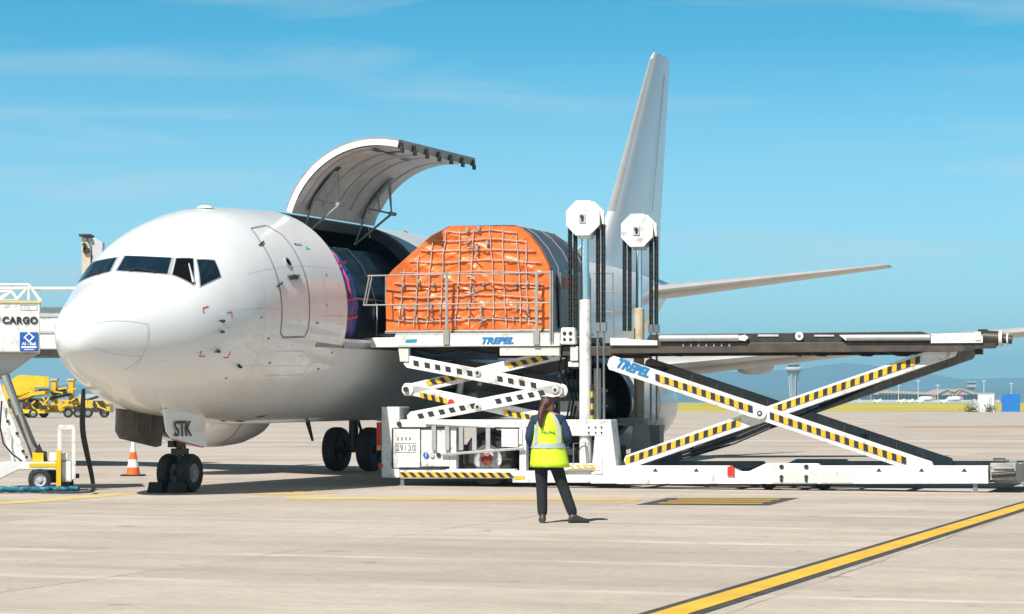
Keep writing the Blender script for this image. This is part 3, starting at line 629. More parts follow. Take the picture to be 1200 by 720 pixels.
# chassis
b = MB()
plate(b, rect(447, 477, 468, 560), 0, .55); plate(b, rect(468, 492, 700, 501), .02, .24); plate(b, rect(468, 550, 603, 561), .02, .2)
plate(b, rect(600, 552, 694, 566), .02, .24); plate(b, rect(526, 501, 534, 552), .03, .2); plate(b, rect(608, 501, 616, 552), .03, .2)
plate(b, rect(651, 497, 709, 511), -.03, .02)
for y in (DP - .25,): 
    plate(b, rect(447, 480, 466, 560), y - .3, y + .25); plate(b, rect(466, 492, 700, 501), y, y + .25); plate(b, rect(466, 550, 694, 564), y, y + .25)
b.box(lp(447, 500).x, lp(462, 500).x, .5, DP - .4, .35, 1.2)
b.build('front_chassis', M['white'], loader, None, .012)
b = MB(); plate(b, rect(536, 502, 606, 551), 1.15, 1.25); plate(b, rect(618, 504, 690, 551), 1.15, 1.25); b.box(lp(470, 500).x, lp(690, 500).x, .9, DP - .4, .45, .75); b.build('dark_infill', M['dark'], loader)  # back panels coloured dark to stand for the unlit wheel bay
rnd = random.Random(3); b = MB()
for k in range(26):
    x = rnd.uniform(lp(538, 500).x, lp(688, 500).x); z = rnd.uniform(.5, 1.0); b.box(x, x + rnd.uniform(.06, .3), rnd.uniform(.4, .8), 1.1, z, z + rnd.uniform(.05, .25))
b.build('hydraulic_units', M['grey'], loader, None, .01)
for (uu, pts) in ((1, [(699, 492), (716, 492), (725, 567), (692, 567)]),):
    b = MB(); plate(b, pts, -.02, .42); b.build('mast_foot', M['white'], loader, None, .015)
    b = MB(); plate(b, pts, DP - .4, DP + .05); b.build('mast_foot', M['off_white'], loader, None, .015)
b = MB()
for u in (657, 667, 690, 698, 705):
    for v in (501, 507):
        q = lp(u, v, -.03); b.cyl(q, q - Vector((0, .02, 0)), .017, n=8)
b.build('bolt', M['dark'], loader)
b = MB(); plate(b, rect(461, 503, 492, 548), .0, .05, 0); cab = b.build('cabinet_door', M['white'], loader, None, .008)
b = MB(); plate(b, rect(493, 503, 526, 547), .02, .9); b.build('control_cabinet', M['white'], loader, None, .01)
b = MB(); plate(b, rect(459, 502, 461, 549), -.003, .05); plate(b, rect(461, 501.3, 526, 502.6), -.002, .03); plate(b, rect(461, 548.2, 522, 549.6), -.002, .03); b.build('cabinet_gap', M['dark'], loader)
q = lp(475.2, 525.3, -.006); text('29130', .155, q, (R(90), 0, 0), M['line'], cab, sx=1.0, sp=1.05)
b = MB()
for r_ in (rect(463.5, 519.5, 487, 520.2), rect(463.5, 530, 487, 530.7), rect(463.5, 519.5, 464.2, 530.7), rect(486.4, 519.5, 487, 530.7)): plate(b, r_, -.006, -.001)
for k in range(4): plate(b, rect(465.5 + k * 4.6, 512.5, 467.6 + k * 4.6, 516), -.006, -.001)
b.build('number_frame', M['line'], cab)
for (u, m_, r_) in ((499, 'sign_blue', .055), (506.5, 'lgrey', .05), (514, 'dark', .045)):
    b = MB(); q = lp(u, 533.5, .0); b.lathe([(r_, 0), (r_, .014), (.001, .015)], q + Vector((0, .005, 0)), (0, -1, 0), 16); b.build('warning_sticker', M[m_], loader)
b = MB(); q = lp(499, 533.5, -.012); b.box(q.x - .008, q.x + .008, q.y, q.y + .004, q.z - .03, q.z + .015); b.box(q.x - .012, q.x + .012, q.y, q.y + .004, q.z + .02, q.z + .035); b.build('sticker_figure', M['white'], loader)
b = MB(); q = lp(468, 497, .01); b.lathe([(.045, 0), (.045, .03), (.001, .03)], q, (0, -1, 0), 14); b.build('lifting_eye', M['dark'], loader)
# lights at the left end
b = MB(); q = lp(445, 509, .05); b.box(q.x - .05, q.x + .04, .0, .08, lp(445, 522).z, lp(445, 495).z); b.build('tail_lamp', M['red'], loader, None, .01)
b = MB(); b.box(q.x - .05, q.x + .04, .01, .07, lp(445, 528).z, lp(445, 522).z - .002); b.build('indicator_lamp', M['amber'], loader, None, .01)
b = MB(); q = lp(446, 546, .0); b.lathe([(.05, 0), (.05, .02), (.001, .02)], q, (0, -1, 0), 14); b.build('reflector', M['red'], loader)
b = MB(); plate(b, rect(588, 503, 607, 524), -.02, .3); plate(b, rect(608, 503, 612, 521), 0, .2); b.build('valve_box', M['white'], loader, None, .008)
# hazard strips
def hazard(mb, p0, p1, w_, y, n, slant=.5, up=None):      # strip of slanted blocks between two photo points, on plane y
    A, B = Vector(lq(*p0, y)), Vector(lq(*p1, y)); d = (B - A) / n; nv = Vector((-d.y, d.x)).normalized() * w_ / 2; sk = d * slant
    if nv.y < 0: nv = -nv
    for i in range(n):
        a = A + d * i; c = a + d; mb.m = i % 2
        mb.prism([tuple(a + nv - sk), tuple(c + nv - sk), tuple(c - nv + sk), tuple(a - nv + sk)], y - .004, y + .006)
    return mb
b = MB(); hazard(b, (466, 556.5), (600, 557), .095, .014, 26, .55); b.build('hazard_strip', [M['yellow'], M['blackp']], loader)
b = MB(); plate(b, rect(602, 558, 615, 562), .012, .02); plate(b, rect(868, 559.5, 880, 563), -.006, 0); plate(b, rect(1130, 556.5, 1144, 559.5), -.006, 0); b.build('yellow_sticker', M['yellow'], loader)
# ladder lying along the side
b = MB()
for u in (508.5, 524, 540.5, 556, 572): b.bar(lp(u, 498, -.02), lp(u, 528, -.02), .03, .09, (1, 0, 0))
b.bar(lp(498, 497, -.02), lp(580, 501, -.02), .05, .03); b.bar(lp(517, 533, -.03), lp(614, 525.5, -.03), .04, .05); b.build('ladder', M['alu'], loader, None, .006)
# road wheels
for (u, y) in ((574, .32), (574, DP - .32)):
    b = MB(); c = lp(u, 500, y); c.z = .52; wheel(b, c, .52, .32, .54); wl = b.build('wheel', [M['black'], M['lgrey']], loader, 40)
    b = MB(); b.lathe([(.12, 0), (.11, .05), (.06, .07), (.001, .08)], c + Vector((0, -.17, 0)), (0, -1, 0), 16); b.build('hub', mat('hub_red', (.30, .03, .025), .5, 0, .3, 9, dirt=(.3, .25, .2), dirt_amt=.5), wl, 40)
for u in (901, 965):
    for y in (.5, DP - .5):
        b = MB(); c = lp(u, 500, y); c.z = .17; wheel(b, c, .17, .2, .5); b.build('support_wheel', [M['black'], M['grey']], loader, 40)
for (u, v) in ((472, 560), (1143, 567)):
    b = MB(); q = lp(u, v, .08); b.box(q.x - .035, q.x + .035, .05, .12, 0, q.z + .05); b.box(q.x - .07, q.x + .07, .02, .16, 0, .015); b.build('support_leg', M['steel'], loader)
# rear frame on the ground
b = MB(); prof = [(722, 546), (855, 546), (858, 549), (868, 553), (878, 552.5), (897, 543.5), (958, 543.5), (960, 546), (1158, 546), (1158, 567), (722, 567.5)]
plate(b, prof, -.01, .22); b.build('side_beam', M['white'], loader, None, .008)
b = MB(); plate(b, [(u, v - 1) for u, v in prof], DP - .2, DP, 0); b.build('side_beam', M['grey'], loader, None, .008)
b = MB()
for u in (740, 850, 925, 1050, 1150): x = lp(u, 550).x; b.box(x, x + .16, .2, DP - .2, .18, .38)
b.build('cross_member', M['dark'], loader)
b = MB(); 
for u in (768, 816, 1030, 1080, 1130):
    q = lp(u, 551, -.013); b.prism([(q.x - .05, q.z - .03), (q.x + .05, q.z - .03), (q.x, q.z + .035)], -.015, -.009)
for u in (916, 945):
    for v, r_ in ((547, .04), (559, .035), (563, .03)):
        b.lathe([(r_, 0), (r_, .03), (.001, .03)], lp(u, v, -.01), (0, -1, 0), 12)
b.each('side_mark', M['blackp'], loader)
b = MB(); plate(b, [(853, 548), (857, 545.5), (861, 548), (861, 558), (853, 558)], -.04, -.012); b.build('red_tag', M['red'], loader)
b = MB(); plate(b, rect(905, 550, 958, 566), -.022, -.012); plate(b, rect(962, 552, 1000, 566), -.02, -.012); b.build('cover_plate', M['off_white'], loader, None, .003)
b = MB(); plate(b, rect(1160, 543, 1190, 563), .05, .5); plate(b, rect(1164, 540, 1176, 545), .3, .9); b.box(lp(1161, 560).x, lp(1190, 560).x, .5, DP, .15, .5)
plate(b, rect(1164, 548, 1188, 550), .02, .05); plate(b, rect(1164, 556, 1188, 558), .02, .05)
b.build('rear_bumper', M['bumper'], loader, None, .01)
b = MB(); b.cyl(lp(1162, 557, .02), lp(1190, 555, .02), .05, n=10); b.cyl(lp(1164, 541, .3), lp(1178, 541, .3), .06, n=10); b.build('bumper_roller', M['dark'], loader, 40)
# main scissor
def armpoly(p0, p1, w_, y, ext=0.0, ch=.06):
    A, B = Vector(lq(*p0, y)), Vector(lq(*p1, y)); d = (B - A).normalized(); A -= d * ext; B += d * ext; n = Vector((-d.y, d.x)) * w_ / 2
    return [tuple(q) for q in (A + n * .5, A + n + d * ch, B + n - d * ch, B + n * .5, B - n * .5, B - n - d * ch, A - n + d * ch, A - n * .5)]
PA0, PA1, PB0, PB1 = (712, 424), (1092, 551), (729, 543), (1118, 408)
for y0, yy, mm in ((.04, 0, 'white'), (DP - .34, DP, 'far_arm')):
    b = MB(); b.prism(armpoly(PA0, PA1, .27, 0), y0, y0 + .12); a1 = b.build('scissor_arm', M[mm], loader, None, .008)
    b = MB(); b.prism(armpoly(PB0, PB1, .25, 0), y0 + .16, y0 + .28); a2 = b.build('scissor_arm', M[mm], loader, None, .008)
    for p0, p1, o, a_ in ((PA0, PA1, y0 + .12, a1), (PB0, PB1, y0 + .28, a2)):       # inner flanges and stiffeners
        A, B = Vector(lq(*p0, 0)), Vector(lq(*p1, 0)); d = (B - A).normalized(); n = Vector((-d.y, d.x)); b = MB()
        for s in (-1, 1):
            c0, c1 = A + n * .115 * s + d * .1, B + n * .115 * s - d * .1; b.bar((c0.x, o + .06, c0.y), (c1.x, o + .06, c1.y), .12, .02, (0, 0, 1))
        for k in range(12): c = A.lerp(B, (k + .8) / 12.6); b.bar((c.x + n.x * .11, o + .05, c.y + n.y * .11), (c.x - n.x * .11, o + .05, c.y - n.y * .11), .10, .014)
        b.build('arm_flange', M['grey'], a_)
        if yy:
            b = MB()
            for k in range(11): c = A.lerp(B, (k + .9) / 12); b.bar((c.x, o - .127, c.y + .10), (c.x, o - .127, c.y - .02), .012, .012)
            b.each('arm_rib', M['lgrey'], a_)
    if yy == 0:
        b = MB(); hazard(b, (768, 442), (882, 480.2), .12, .030, 21, .25); b.build('hazard_strip', [M['blackp'], M['yellow']], a1); b = MB(); hazard(b, (902, 487), (1062, 540.5), .12, .030, 29, .25); b.build('hazard_strip', [M['blackp'], M['yellow']], a1)
        b = MB(); hazard(b, (733, 540.5), (868, 494.5), .12, .190, 25, -.25); b.build('hazard_strip', [M['yellow'], M['blackp']], a2); b = MB(); hazard(b, (906, 480.5), (1078, 421.5), .12, .190, 32, -.25); b.build('hazard_strip', [M['yellow'], M['blackp']], a2)
        q0, q1 = lp(718, 423.5, .03), lp(764, 439.5, .03); an = math.atan2(q1.z - q0.z, q1.x - q0.x)
        text('TREPEL', .235, (q0 + q1) / 2, (R(90), -an, 0), M['blue'], a1, shear=.35, bold=.012, sx=.86)
b = MB(); q = lp(891, 484.5, .04)
b.lathe([(.115, 0), (.115, .05), (.09, .06), (.001, .06)], q, (0, -1, 0), 24); b.m = 1; b.lathe([(.05, .061), (.05, .07), (.001, .07)], q, (0, -1, 0), 18); b.m = 2; b.lathe([(.022, .071), (.022, .08), (.001, .08)], q, (0, -1, 0), 12)
b.build('pivot_pin', [M['white'], M['dark'], M['white']], loader, 40)
b = MB(); q = lp(891, 484.5, .1); b.cyl(q, q + Vector((0, DP - .2, 0)), .07, n=14)
for p in ((740, 431), (985, 514), (800, 519), (1050, 431)): q = lp(*p, .15); q.y = .36; b.cyl(q, q + Vector((0, DP - .75, 0)), .05, n=12)
b.cyl(lp(1100, 414, 1.2), lp(960, 475, 1.2), .09, n=14); b.cyl(lp(1100, 414, 1.9), lp(960, 475, 1.9), .09, n=14); 
b.each('cross_tube', M['dark'], loader, 40)
b = MB()
for k in range(3): b.tube([lp(1085 - k * 3, 418 + k * 3, .6 + .2 * k), lp(1000, 452 + k * 5, .7 + .2 * k), lp(930, 478 + k * 6, .7 + .2 * k), lp(860, 508 + k * 6, .8 + .2 * k), lp(800, 530 + k * 4, .8)], .022, 6)
b.build('hydraulic_hose', M['hose'], loader, 60)
# main platform
b = MB(); plate(b, [(714, 402), (1128, 401), (1134, 406), (1128, 412), (714, 414.5)], 0, .16); b.build('deck_side_rail', M['brown'], loader, None, .01)
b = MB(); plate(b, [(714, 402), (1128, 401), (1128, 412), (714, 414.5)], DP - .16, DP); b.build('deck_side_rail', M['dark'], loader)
b = MB(); plate(b, [(760, 392), (1079, 388.5), (1090, 392), (1090, 401.2), (716, 401.8), (716, 399), (757, 399)], .04, .14); b.build('deck_side_guard', M['dark'], loader, None, .006)
b = MB(); x0, x1 = lp(714, 400).x, lp(1128, 400).x; zt = lp(900, 399).z; zb_ = lp(900, 411).z
b.box(x0, x1, .16, DP - .16, zt - .06, zt - .02)
for k in range(18): x = x0 + .1 + (x1 - x0 - .3) * k / 17; b.box(x, x + .09, .16, DP - .16, zb_ + .02, zt - .06)
b.build('platform', M['dark'], loader)
b = MB()
for k in range(52): x = x0 + .15 + (x1 - x0 - .3) * k / 51; b.cyl((x, .2, zt + .0), (x, DP - .2, zt + .0), .03, n=8)
b.build('roller_bed', M['steel'], loader, 40)
b = MB(); plate(b, [(760, 393.5), (1080, 391), (1080, 399), (760, 401)], DP - .1, DP - .05); b.build('deck_side_guard', M['dark'], loader)
b = MB(); b.cyl(lp(773, 396.6, -.04), lp(866, 396.2, -.04), .062, n=16); b.cyl(lp(992, 396, -.04), lp(1090, 395.6, -.04), .058, n=16); b.each('folded_handrail', M['alu'], loader, 40)
b = MB(); plate(b, [(716, 396.5), (736, 396.5), (738, 398), (771, 399.5), (771, 405), (716, 405)], -.05, .02); plate(b, [(866, 394), (874, 392.5), (878, 396), (874, 400), (866, 399)], -.08, .0); plate(b, [(984, 393), (993, 393), (993, 400)], -.08, .0)
plate(b, [(1091, 391.5), (1140, 391), (1152, 394), (1152, 402), (1091, 402.5)], -.04, .1); b.each('handrail_bracket', M['white'], loader, None, .006)
b = MB(); q = lp(937, 394, .02); b.lathe([(.075, 0), (.075, .04), (.001, .04)], q, (0, -1, 0), 20); b.m = 1; b.lathe([(.03, .041), (.03, .05), (.001, .05)], q, (0, -1, 0), 12); b.build('cap', [M['white'], M['steel']], loader)
b = MB(); plate(b, rect(954, 392.5, 977, 394.5), .02, .045); plate(b, rect(888, 392, 912, 394.5), .02, .045); 
for k in range(7): plate(b, rect(800 + k * 9, 403, 801.5 + k * 9, 406), -.012, .0)
b.build('deck_label', M['lgrey'], loader)
b = MB(); b.cyl(lp(1153, 396, .1), lp(1170, 397, .1), .13, n=16); b.cyl(lp(1170, 397, .1), lp(1186, 398.5, .1), .075, n=14); plate(b, [(1146, 386), (1156, 386), (1160, 391), (1146, 392)], 0, .2)
plate(b, [(1128, 402), (1168, 402), (1165, 408), (1130, 409)], .0, .3); b.cyl(lp(1155, 397, .4), lp(1155, 397, DP), .08, n=12); b.build('deck_end_gear', M['dark'], loader, 40)
b = MB(); b.cyl(lp(1171, 397, .08), lp(1175, 397, .08), .145, n=18); b.cyl(lp(1180, 398, .08), lp(1182, 398, .08), .11, n=18); plate(b, rect(1143, 389, 1150, 399), -.06, -.045); b.each('end_ring', M['off_white'], loader, 40)
b = MB()
for (u0, u1) in ((780, 808), (930, 942), (950, 975), (1000, 1030), (1040, 1075)): b.tube([lp(u0, 413, .1), lp((u0 * 2 + u1) / 3, 416.5, .1), lp((u0 + 2 * u1) / 3, 417, .12), lp(u1, 413, .1)], .02, 6)
b.build('hanging_cable', M['hose'], loader, 60)
# bridge scissor
def small_arm(name, p0, p1, w_, y, m, parent=loader): b = MB(); b.prism(armpoly(p0, p1, w_, 0, .07, .08), y, y + .09); return b.build(name, m, parent, None, .008)
QT = (476, 424); QR = (653, 457); QB = (480, 490); QL = (475, 456.5); QTR = (648, 415); QBR = (632, 490)
def squares(p0, p1, ts, y, parent):
    A, B = Vector(lq(*p0, 0)), Vector(lq(*p1, 0)); d = (B - A).normalized(); n = Vector((-d.y, d.x)); b = MB()
    for t in ts: c = A.lerp(B, t); b.prism([tuple(c + d * i * .055 + n * j * .05 - d * j * .015) for i, j in ((-1, -1), (1, -1), (1, 1), (-1, 1))], y - .005, y + .004)
    b.each('hazard_square', M['blackp'], parent)
for yy in (.06, DP - .3):
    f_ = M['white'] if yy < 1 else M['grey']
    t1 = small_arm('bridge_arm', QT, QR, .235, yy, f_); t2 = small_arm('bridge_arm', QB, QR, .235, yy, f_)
    u1 = small_arm('bridge_arm', QL, QTR, .21, yy + .14, f_); u2 = small_arm('bridge_arm', QL, QBR, .21, yy + .14, f_)
    if yy < 1:
        squares(QT, QR, (.06, .135, .205, .275, .35, .42, .62, .69, .765, .84), yy - .001, t1); squares(QB, QR, (.07, .14, .215, .285, .355, .43, .60, .67, .745, .82, .89), yy - .001, t2)
        for p0, p1, n_, a_ in (((500, 449.5), (538, 441.5), 7, u1), ((594, 429), (641, 419), 8, u1), ((492, 463), (524, 470.5), 7, u2), ((590, 483.5), (626, 490), 7, u2)):
            b = MB(); hazard(b, p0, p1, .10, yy + .13, n_, .3); b.build('hazard_strip', [M['yellow'], M['blackp']], a_)
        b = MB()
        for p in ((560, 437), (560, 477), (651, 457)):
            q = lp(*p, yy); b = MB(); b.lathe([(.07, 0), (.07, .03), (.05, .035), (.001, .035)], q, (0, -1, 0), 18); b.m = 1; b.lathe([(.03, .036), (.03, .045), (.001, .045)], q, (0, -1, 0), 12); b.build('pivot_pin', [M['lgrey'], M['dark']], loader, 40)
        b = MB(); b.prism(armpoly((474, 454), (474, 459), .24, 0, .08, .08), yy + .10, yy + .26); b.prism(armpoly((654, 455), (656, 461), .24, 0, .07, .07), yy + .092, yy + .13); b.build('knuckle', M['white'], loader, None, .02)
b = MB()
for p in (QT, QR, QB, QL, QTR, QBR, (560, 440), (560, 473)): q = lp(*p, .1); b.cyl(q, q + Vector((0, DP - .3, 0)), .05, n=12)
b.each('cross_tube', M['dark'], loader, 40)
b = MB(); b.cyl(lp(538, 467, .5), lp(541, 440, .5), .06, n=12); b.cyl(lp(562, 452, .7), lp(566, 428, .7), .05, n=12); b.cyl(lp(560, 462, 1.5), lp(500, 488, 1.5), .08, n=12); b.build('lift_cylinder', M['lgrey'], loader, 40)
b = MB(); q = lp(529, 471, .18); b.lathe([(.05, 0), (.05, .05), (.001, .05)], q, (0, -1, 0), 14); b.build('cylinder_cap', M['red'], loader)
# bridge platform
b = MB(); plate(b, [(418, 396.5), (462, 395.5), (464, 391), (656, 390), (656, 405.5), (418, 407.5)], 0, .14); b.build('bridge_side_rail', M['white'], loader, None, .01)
b = MB(); plate(b, [(464, 391), (656, 390), (656, 391.4), (464, 392.4)], -.006, .0); plate(b, rect(466, 404.5, 655, 405.6), -.006, 0); b.build('rail_edge', M['off_white'], loader)
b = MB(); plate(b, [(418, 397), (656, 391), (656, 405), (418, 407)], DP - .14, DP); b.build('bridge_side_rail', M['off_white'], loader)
b = MB(); x0, x1 = lp(418, 400).x, lp(656, 400).x; z1 = lp(540, 394).z; z0 = lp(540, 406).z
b.box(x0, x1, .14, DP - .14, z1 - .05, z1 - .01)
for k in range(9): x = x0 + .05 + (x1 - x0 - .2) * k / 8; b.box(x, x + .1, .14, DP - .14, z0 + .01, z1 - .05)
b.box(x0 + .8, x1 - .1, .4, .55, z0 - .18, z0 + .01); b.box(x0 + .8, x1 - .1, DP - .6, DP - .45, z0 - .18, z0 + .01)
b.build('bridge_platform', M['dark'], loader)
b = MB(); plate(b, rect(585, 406.5, 655, 417), .03, .14); plate(b, [(466, 408), (478, 408), (478, 424), (468, 424)], .03, .14); b.each('bridge_under_beam', M['off_white'], loader, None, .006)
b = MB()
for k in range(6): b.tube([lp(482, 410 + k, .25 + .05 * k), lp(510, 416 + k * 1.2, .25), lp(545, 411 + k * 2, .3), lp(583, 416 + k, .3)], .018, 6)
b.build('hydraulic_hose', mat('hose_dark_blue', (.01, .02, .05), .4), loader, 60)
q = lp(582, 399.8, -.004); text('TREPEL', .165, q, (R(90), 0, 0), M['blue'], loader, shear=.35, bold=.010, sx=1.22)
b = MB(); plate(b, [(476, 398), (489, 397.5), (488, 401.5), (475, 402)], -.006, -.001); b.build('blue_decal', mat('decal_teal', (.02, .3, .42), .4), loader)
# handrails
def rail(pts, r_, mb, y=-.03): mb.tube([lp(u, v, y) for u, v in pts], r_, 8)
b = MB(); rail([(431, 323.5), (645, 319.5)], .016, b); rail([(426, 358), (645, 355)], .016, b)
rail([(433, 323.5), (426, 358)], .016, b); rail([(436, 324), (429, 358)], .014, b); rail([(452, 323), (452, 356)], .014, b); rail([(645, 317), (645, 401)], .020, b); rail([(647.5, 317), (647.5, 401)], .014, b)
for u in (523.5, 629): b.bar(lp(u, 318, -.03), lp(u, 404, -.03), .035, .05, (1, 0, 0)); b.box(lp(u, 400).x - .06, lp(u, 400).x + .06, -.05, .0, lp(u, 404).z, lp(u, 387).z)
b.build('handrail', M['rail'], loader, 40)
b = MB()
for yy in (DP - .03,):
    for (a_, c_) in (((640, 322), (690, 322)), ((640, 360), (690, 360)), ((640, 341), (690, 341))): rail([a_, c_], .016, b, yy)
    for u in (652, 670, 688): rail([(u, 322), (u, 400)], .018, b, yy)
rail([(696, 320), (718, 320)], .014, b, 2.0); rail([(718, 320), (718, 400)], .016, b, 2.0); rail([(700, 320), (700, 400)], .014, b, 2.0); rail([(696, 342), (718, 342)], .012, b, 2.0); rail([(696, 366), (718, 366)], .012, b, 2.0)
b.build('handrail', M['rail'], loader, 40)
b = MB(); plate(b, [(657, 384), (673, 384), (674, 404), (656, 404)], .0, .2); cb = b.build('control_box', M['white'], loader, None, .03)
b = MB(); 
for u in (661.5, 668.5):
    q = lp(u, 391, -.002); b.lathe([(.04, 0), (.035, .01), (.001, .01)], q, (0, -1, 0), 12); q = lp(u, 398, -.002); b.lathe([(.03, 0), (.03, .01), (.001, .01)], q, (0, -1, 0), 12)
b.build('button', M['dark'], cb)
b = MB(); plate(b, rect(657, 406, 716, 417), .12, .3); plate(b, rect(657, 406, 716, 417), DP - .5, DP - .2); b.box(lp(657, 400).x, lp(716, 400).x, .3, DP - .5, lp(680, 414).z, lp(680, 402).z); plate(b, rect(666, 417, 678, 432), .2, .4)
b.build('carriage', M['brown'], loader, None, .01)
b = MB(); plate(b, rect(667, 406, 676, 423), .06, .12); plate(b, rect(640, 470, 668, 488), .9, 1.1); b.each('carriage_bracket', M['off_white'], loader, None, .01)
rnd = random.Random(8)
b = MB()
for k in range(7): b.tube([lp(658 + k * 6, 417, .5 + k * .25), lp(655 + k * 7, 432, .5 + k * .25), lp(662 + k * 5, 450, .6 + k * .2), lp(668 + k * 4, 470, .6 + k * .2), lp(664 + k * 4, 492, .7)], .022, 6)
b.build('hose_loop', M['hose'], loader, 60)
b = MB()
for k in range(9): u = 656 + k * 6.5; b.bar(lp(u, 458, 1.4), lp(u, 492, 1.4), .03, .05, (1, 0, 0))
b.bar(lp(654, 458, 1.4), lp(712, 458, 1.4), .05, .05); b.bar(lp(654, 476, 1.4), lp(712, 476, 1.4), .04, .04); b.build('walkway_guard', M['grey'], loader)
b = MB(); plate(b, rect(664, 424, 676, 430), .10, .19); b.build('work_lamp', M['white'], loader, None, .01)
b = MB(); b.cyl(lp(700, 432, .6), lp(700, 492, .6), .07, n=12); b.build('lift_cylinder', M['off_white'], loader, 40)
# masts with chain sheaves
def mast(uc, vc, y, v_sleeve, v_pist, v_bot, r_, mlow):
    c = lp(uc, vc, y); b = MB(); zs = lp(uc, v_sleeve, y).z; zb0 = lp(uc, v_bot, y).z
    b.lathe([(r_, 0), (r_, zs - zb0), (r_ * .7, zs - zb0 + .01)], (c.x, y, zb0), (0, 0, 1), 20); ms = b.build('mast', mlow, loader, 40)
    b = MB(); b.cyl((c.x, y, zs), (c.x, y, c.z - .2), r_ * .66, n=20); b.build('piston', M['chrome'], ms, 40)
    b = MB(); ro = .355; b.prism([(c.x + ro * math.cos(R(22.5 + 45 * k)) , c.z + ro * math.sin(R(22.5 + 45 * k))) for k in range(8)], y - .18, y - .13); b.prism([(c.x + ro * math.cos(R(22.5 + 45 * k)) , c.z + ro * math.sin(R(22.5 + 45 * k))) for k in range(8)], y + .13, y + .18)
    b.prism([(c.x - .1, c.z - .38), (c.x + .13, c.z - .38), (c.x + .13, c.z), (c.x - .1, c.z)], y - .125, y + .125); sv = b.build('sheave_guard', M['white'], ms, None, .01)
    b = MB(); b.lathe([(.27, -.11), (.27, .11)], (c.x, y, c.z), (0, 1, 0), 24); b.build('sheave', M['dark'], ms, 40)
    b = MB(); b.box(c.x - .07, c.x + .06, y - .20, y - .18, c.z - .09, c.z + .08); b.m = 1; b.lathe([(.035, .2), (.035, .235), (.001, .235)], (c.x - .005, y, c.z + .02), (0, -1, 0), 12); b.box(c.x - .02, c.x + .02, y - .205, y - .19, c.z - .07, c.z - .03); b.build('axle_plate', [M['lgrey'], M['dark']], ms)
    return c
def chain(x, y, z0, z1, parent=loader):
    b = MB(); n = int((z1 - z0) / .062)
    for k in range(n):
        z = z0 + (z1 - z0) * k / n; wd = .045 if k % 2 else .030
        for s in (-1, 1): b.box(x - .011 + .020 * s, x + .011 + .020 * s, y - wd, y + wd, z, z + .07)
        b.box(x - .040, x + .040, y - .012, y + .012, z + .02, z + .044)
    return b.build('chain', M['black'], parent)
for (uc, vc, y, vs_, vb_, r_, mlow, vlow) in ((686, 256.5, .12, 352, 545, .112, M['white'], 386), (749, 271, DP - .1, 362, 548, .105, M['beige'], 388)):
    c = mast(uc, vc, y, vs_, 0, vb_, r_, mlow)
    zl = lp(uc, vlow, y).z
    for dx in (-.30, -.195, .245, .35): chain(c.x + dx, y, zl if dx < 0 else zl + .05, c.z - (.12 if abs(dx) > .25 else .2))
    b = MB()
    for dx in (.24, .36): b.cyl((c.x + dx, y, zl + .08), (c.x + dx, y, lp(uc, 492, y).z), .022, n=8); b.box(c.x + dx - .05, c.x + dx + .05, y - .05, y + .05, zl - .04, zl + .12)
    b.build('chain_rod', M['steel'], loader)
b = MB(); 
for k in range(6): b.m = k % 2; q0 = lp(692.6, 452 + k * 7, .1); q1 = lp(694.5, 459 + k * 7, .1); b.box(q0.x, q1.x, .08, .2, q1.z, q0.z)
b.build('mast_marking', [M['blackp'], M['yellow']], loader)
b = MB(); hazard(b, (664, 547.5), (696, 547), .07, -.06, 8, .5); b.build('hazard_strip', [M['white'], M['yellow']], loader)
b = MB(); plate(b, rect(660, 543, 704, 551.5), -.05, .05); plate(b, rect(697, 537, 707, 556), -.04, .0); b.build('tow_bracket', M['off_white'], loader, None, .01)
b = MB(); b.tube([lp(672, 545, -.04), lp(672, 520, -.04), lp(686, 519, -.04), lp(688, 545, -.04)], .014, 6); b.build('grab_handle', M['steel'], loader, 40)
b = MB(); b.box(lp(755, 500, DP - .2).x, lp(775, 500, DP - .2).x, DP - .35, DP, .3, 1.15); b.box(lp(726, 500, 2).x, lp(756, 500, 2).x, 1.9, 2.0, 1.2, 1.3); b.build('far_mast_foot', M['grey'], loader)

